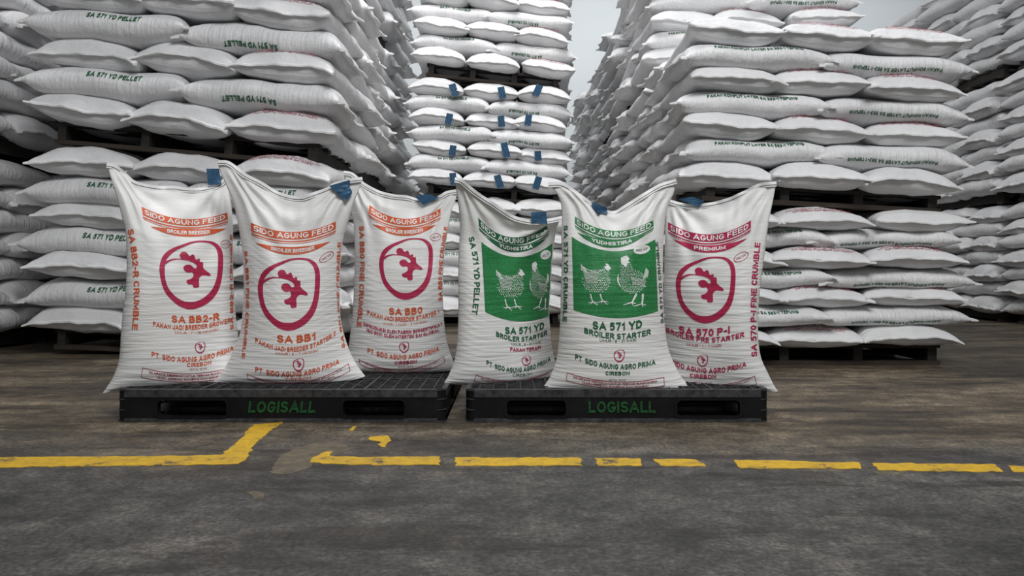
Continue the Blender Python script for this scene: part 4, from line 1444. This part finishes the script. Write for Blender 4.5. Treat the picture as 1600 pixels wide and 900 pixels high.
# which sacks show, and how large: rays through the picture
bv, bf, own = [], [], []
def add_occ(V, Fc, idx):
    n = len(bv)
    bv.extend(map(tuple, V))
    for q in Fc:
        bf.append(tuple(i + n for i in q)); own.append(idx)
for i, sp in enumerate(SPEC):
    P_, f, uv = LOW[sp['var']]
    A = np.array(sp['m'])
    add_occ(P_ @ A[:3, :3].T + A[:3, 3], f, i)
for root, S in FRONT:
    a, z = np.meshgrid(np.linspace(0, 1, 12), np.linspace(0, 1, 16))
    V = S.surf(a.ravel(), z.ravel())
    add_occ(V, [(j * 12 + i, j * 12 + i + 1, (j + 1) * 12 + i + 1, (j + 1) * 12 + i) for j in range(15) for i in range(11)], -1)
bvh = BVHTree.FromPolygons(bv, bf)
cnt = np.zeros(len(SPEC), int)
eye = Vector((0, 0, CH))
for py in range(2, 620, 4):
    for px in range(2, 1600, 4):
        hit = bvh.ray_cast(eye, Vector(((px - CX) / F, 1.0, (HY - py) / F)))
        if hit[2] is not None and own[hit[2]] >= 0:
            cnt[own[hit[2]]] += 1
order = np.argsort(-cnt, kind='stable')
single = set(int(i) for i in order[:300] if cnt[i] > 0)
print('lying sacks:', len(SPEC), 'in view:', int((cnt > 0).sum()))

def tape_patch(sp, root):
    S = VAR[sp['var']]
    r = random.Random(hash(sp['tape']))
    xo = {0: 0.22, 1: 0.22, 2: -0.08}[sp['tape'][2]] + r.uniform(-0.12, 0.1)
    n = 6
    g = []
    A = np.array(sp['m'])
    k = A[0, 0] if abs(A[0, 0]) > 0.3 else 1.0
    front = S.at(np.array([math.acos(np.clip(xo * 2, -1, 1))]), np.array([-0.99]))[0]
    w, h0, h1 = 0.036, r.uniform(0.0, 0.05), r.uniform(0.07, 0.11)
    tilt = r.uniform(-0.9, 0.9)
    v = []
    for lay in (0.0, -0.006):
        for j in range(n):
            for i in range(n):
                dx = (i / (n - 1) - 0.5) * 2 * w
                dz = h0 - (h0 + h1) * j / (n - 1)
                y = front[1] - 0.060 + 0.02 * (j / (n - 1)) + 0.004 * math.sin(3 * i + 2 * j) + lay * -1
                v.append((front[0] + dx - tilt * dz * 0.5, y, front[2] + dz + tilt * dx * 0.4))
    f = []
    for j in range(n - 1):
        for i in range(n - 1):
            q = j * n + i
            f.append((q, q + 1, q + n + 1, q + n)); f.append((n * n + q, n * n + q + n, n * n + q + n + 1, n * n + q + 1))
    for i in range(n - 1):
        for a, b_ in ((i, i + 1), (n * (n - 1) + i, n * (n - 1) + i + 1), (i * n, (i + 1) * n), (i * n + n - 1, (i + 1) * n + n - 1)):
            f.append((a, b_, n * n + b_, n * n + a))
    mesh_obj('blue_tape', pydata('blue_tape', v, f), 'tape', root)['label'] = 'blue adhesive tape on the seam'

sv, sf, suv, smat, nv_ = [], [], [], [], 0
for i, sp in enumerate(SPEC):
    if i in single:
        o = mesh_obj('feed_sack', BODY[sp['var']])
        o.matrix_world = sp['m']
        tag(o, sp['label'], 'sack', sp['group'])
        for hm in HEMM[sp['var']]:
            mesh_obj('stitched_seam', hm, None, o)
        if sp['txt']:
            for me, mat in lying_text(sp['var'], sp['txt']):
                mesh_obj('printed_lettering', me, None, o)
        if sp['tape']:
            tape_patch(sp, o)
    else:
        A = np.array(sp['m'])
        P_, f, uv = LOW[sp['var']] if cnt[i] == 0 else VAR[sp['var']].body(20, 18)
        sv.append(P_ @ A[:3, :3].T + A[:3, 3]); suv.append(uv)
        sf += [tuple(q + nv_ for q in t) for t in f]
        nv_ += len(P_)
        if cnt[i] > 0:
            for sg in (-1, 1):
                v, f = VAR[sp['var']].hem(sg, 12)
                sv.append(v @ A[:3, :3].T + A[:3, 3]); suv.append(np.zeros((len(v), 2)))
                sf += [tuple(q + nv_ for q in t) for t in f]
                nv_ += len(v)
if sv:
    o = mesh_obj('distant_feed_sacks', pydata('distant_feed_sacks', np.vstack(sv), sf, True, np.vstack(suv)), 'sack')
    tag(o, 'remaining white feed sacks filling the rows and the stacks\' insides', 'sacks', kind='stuff')
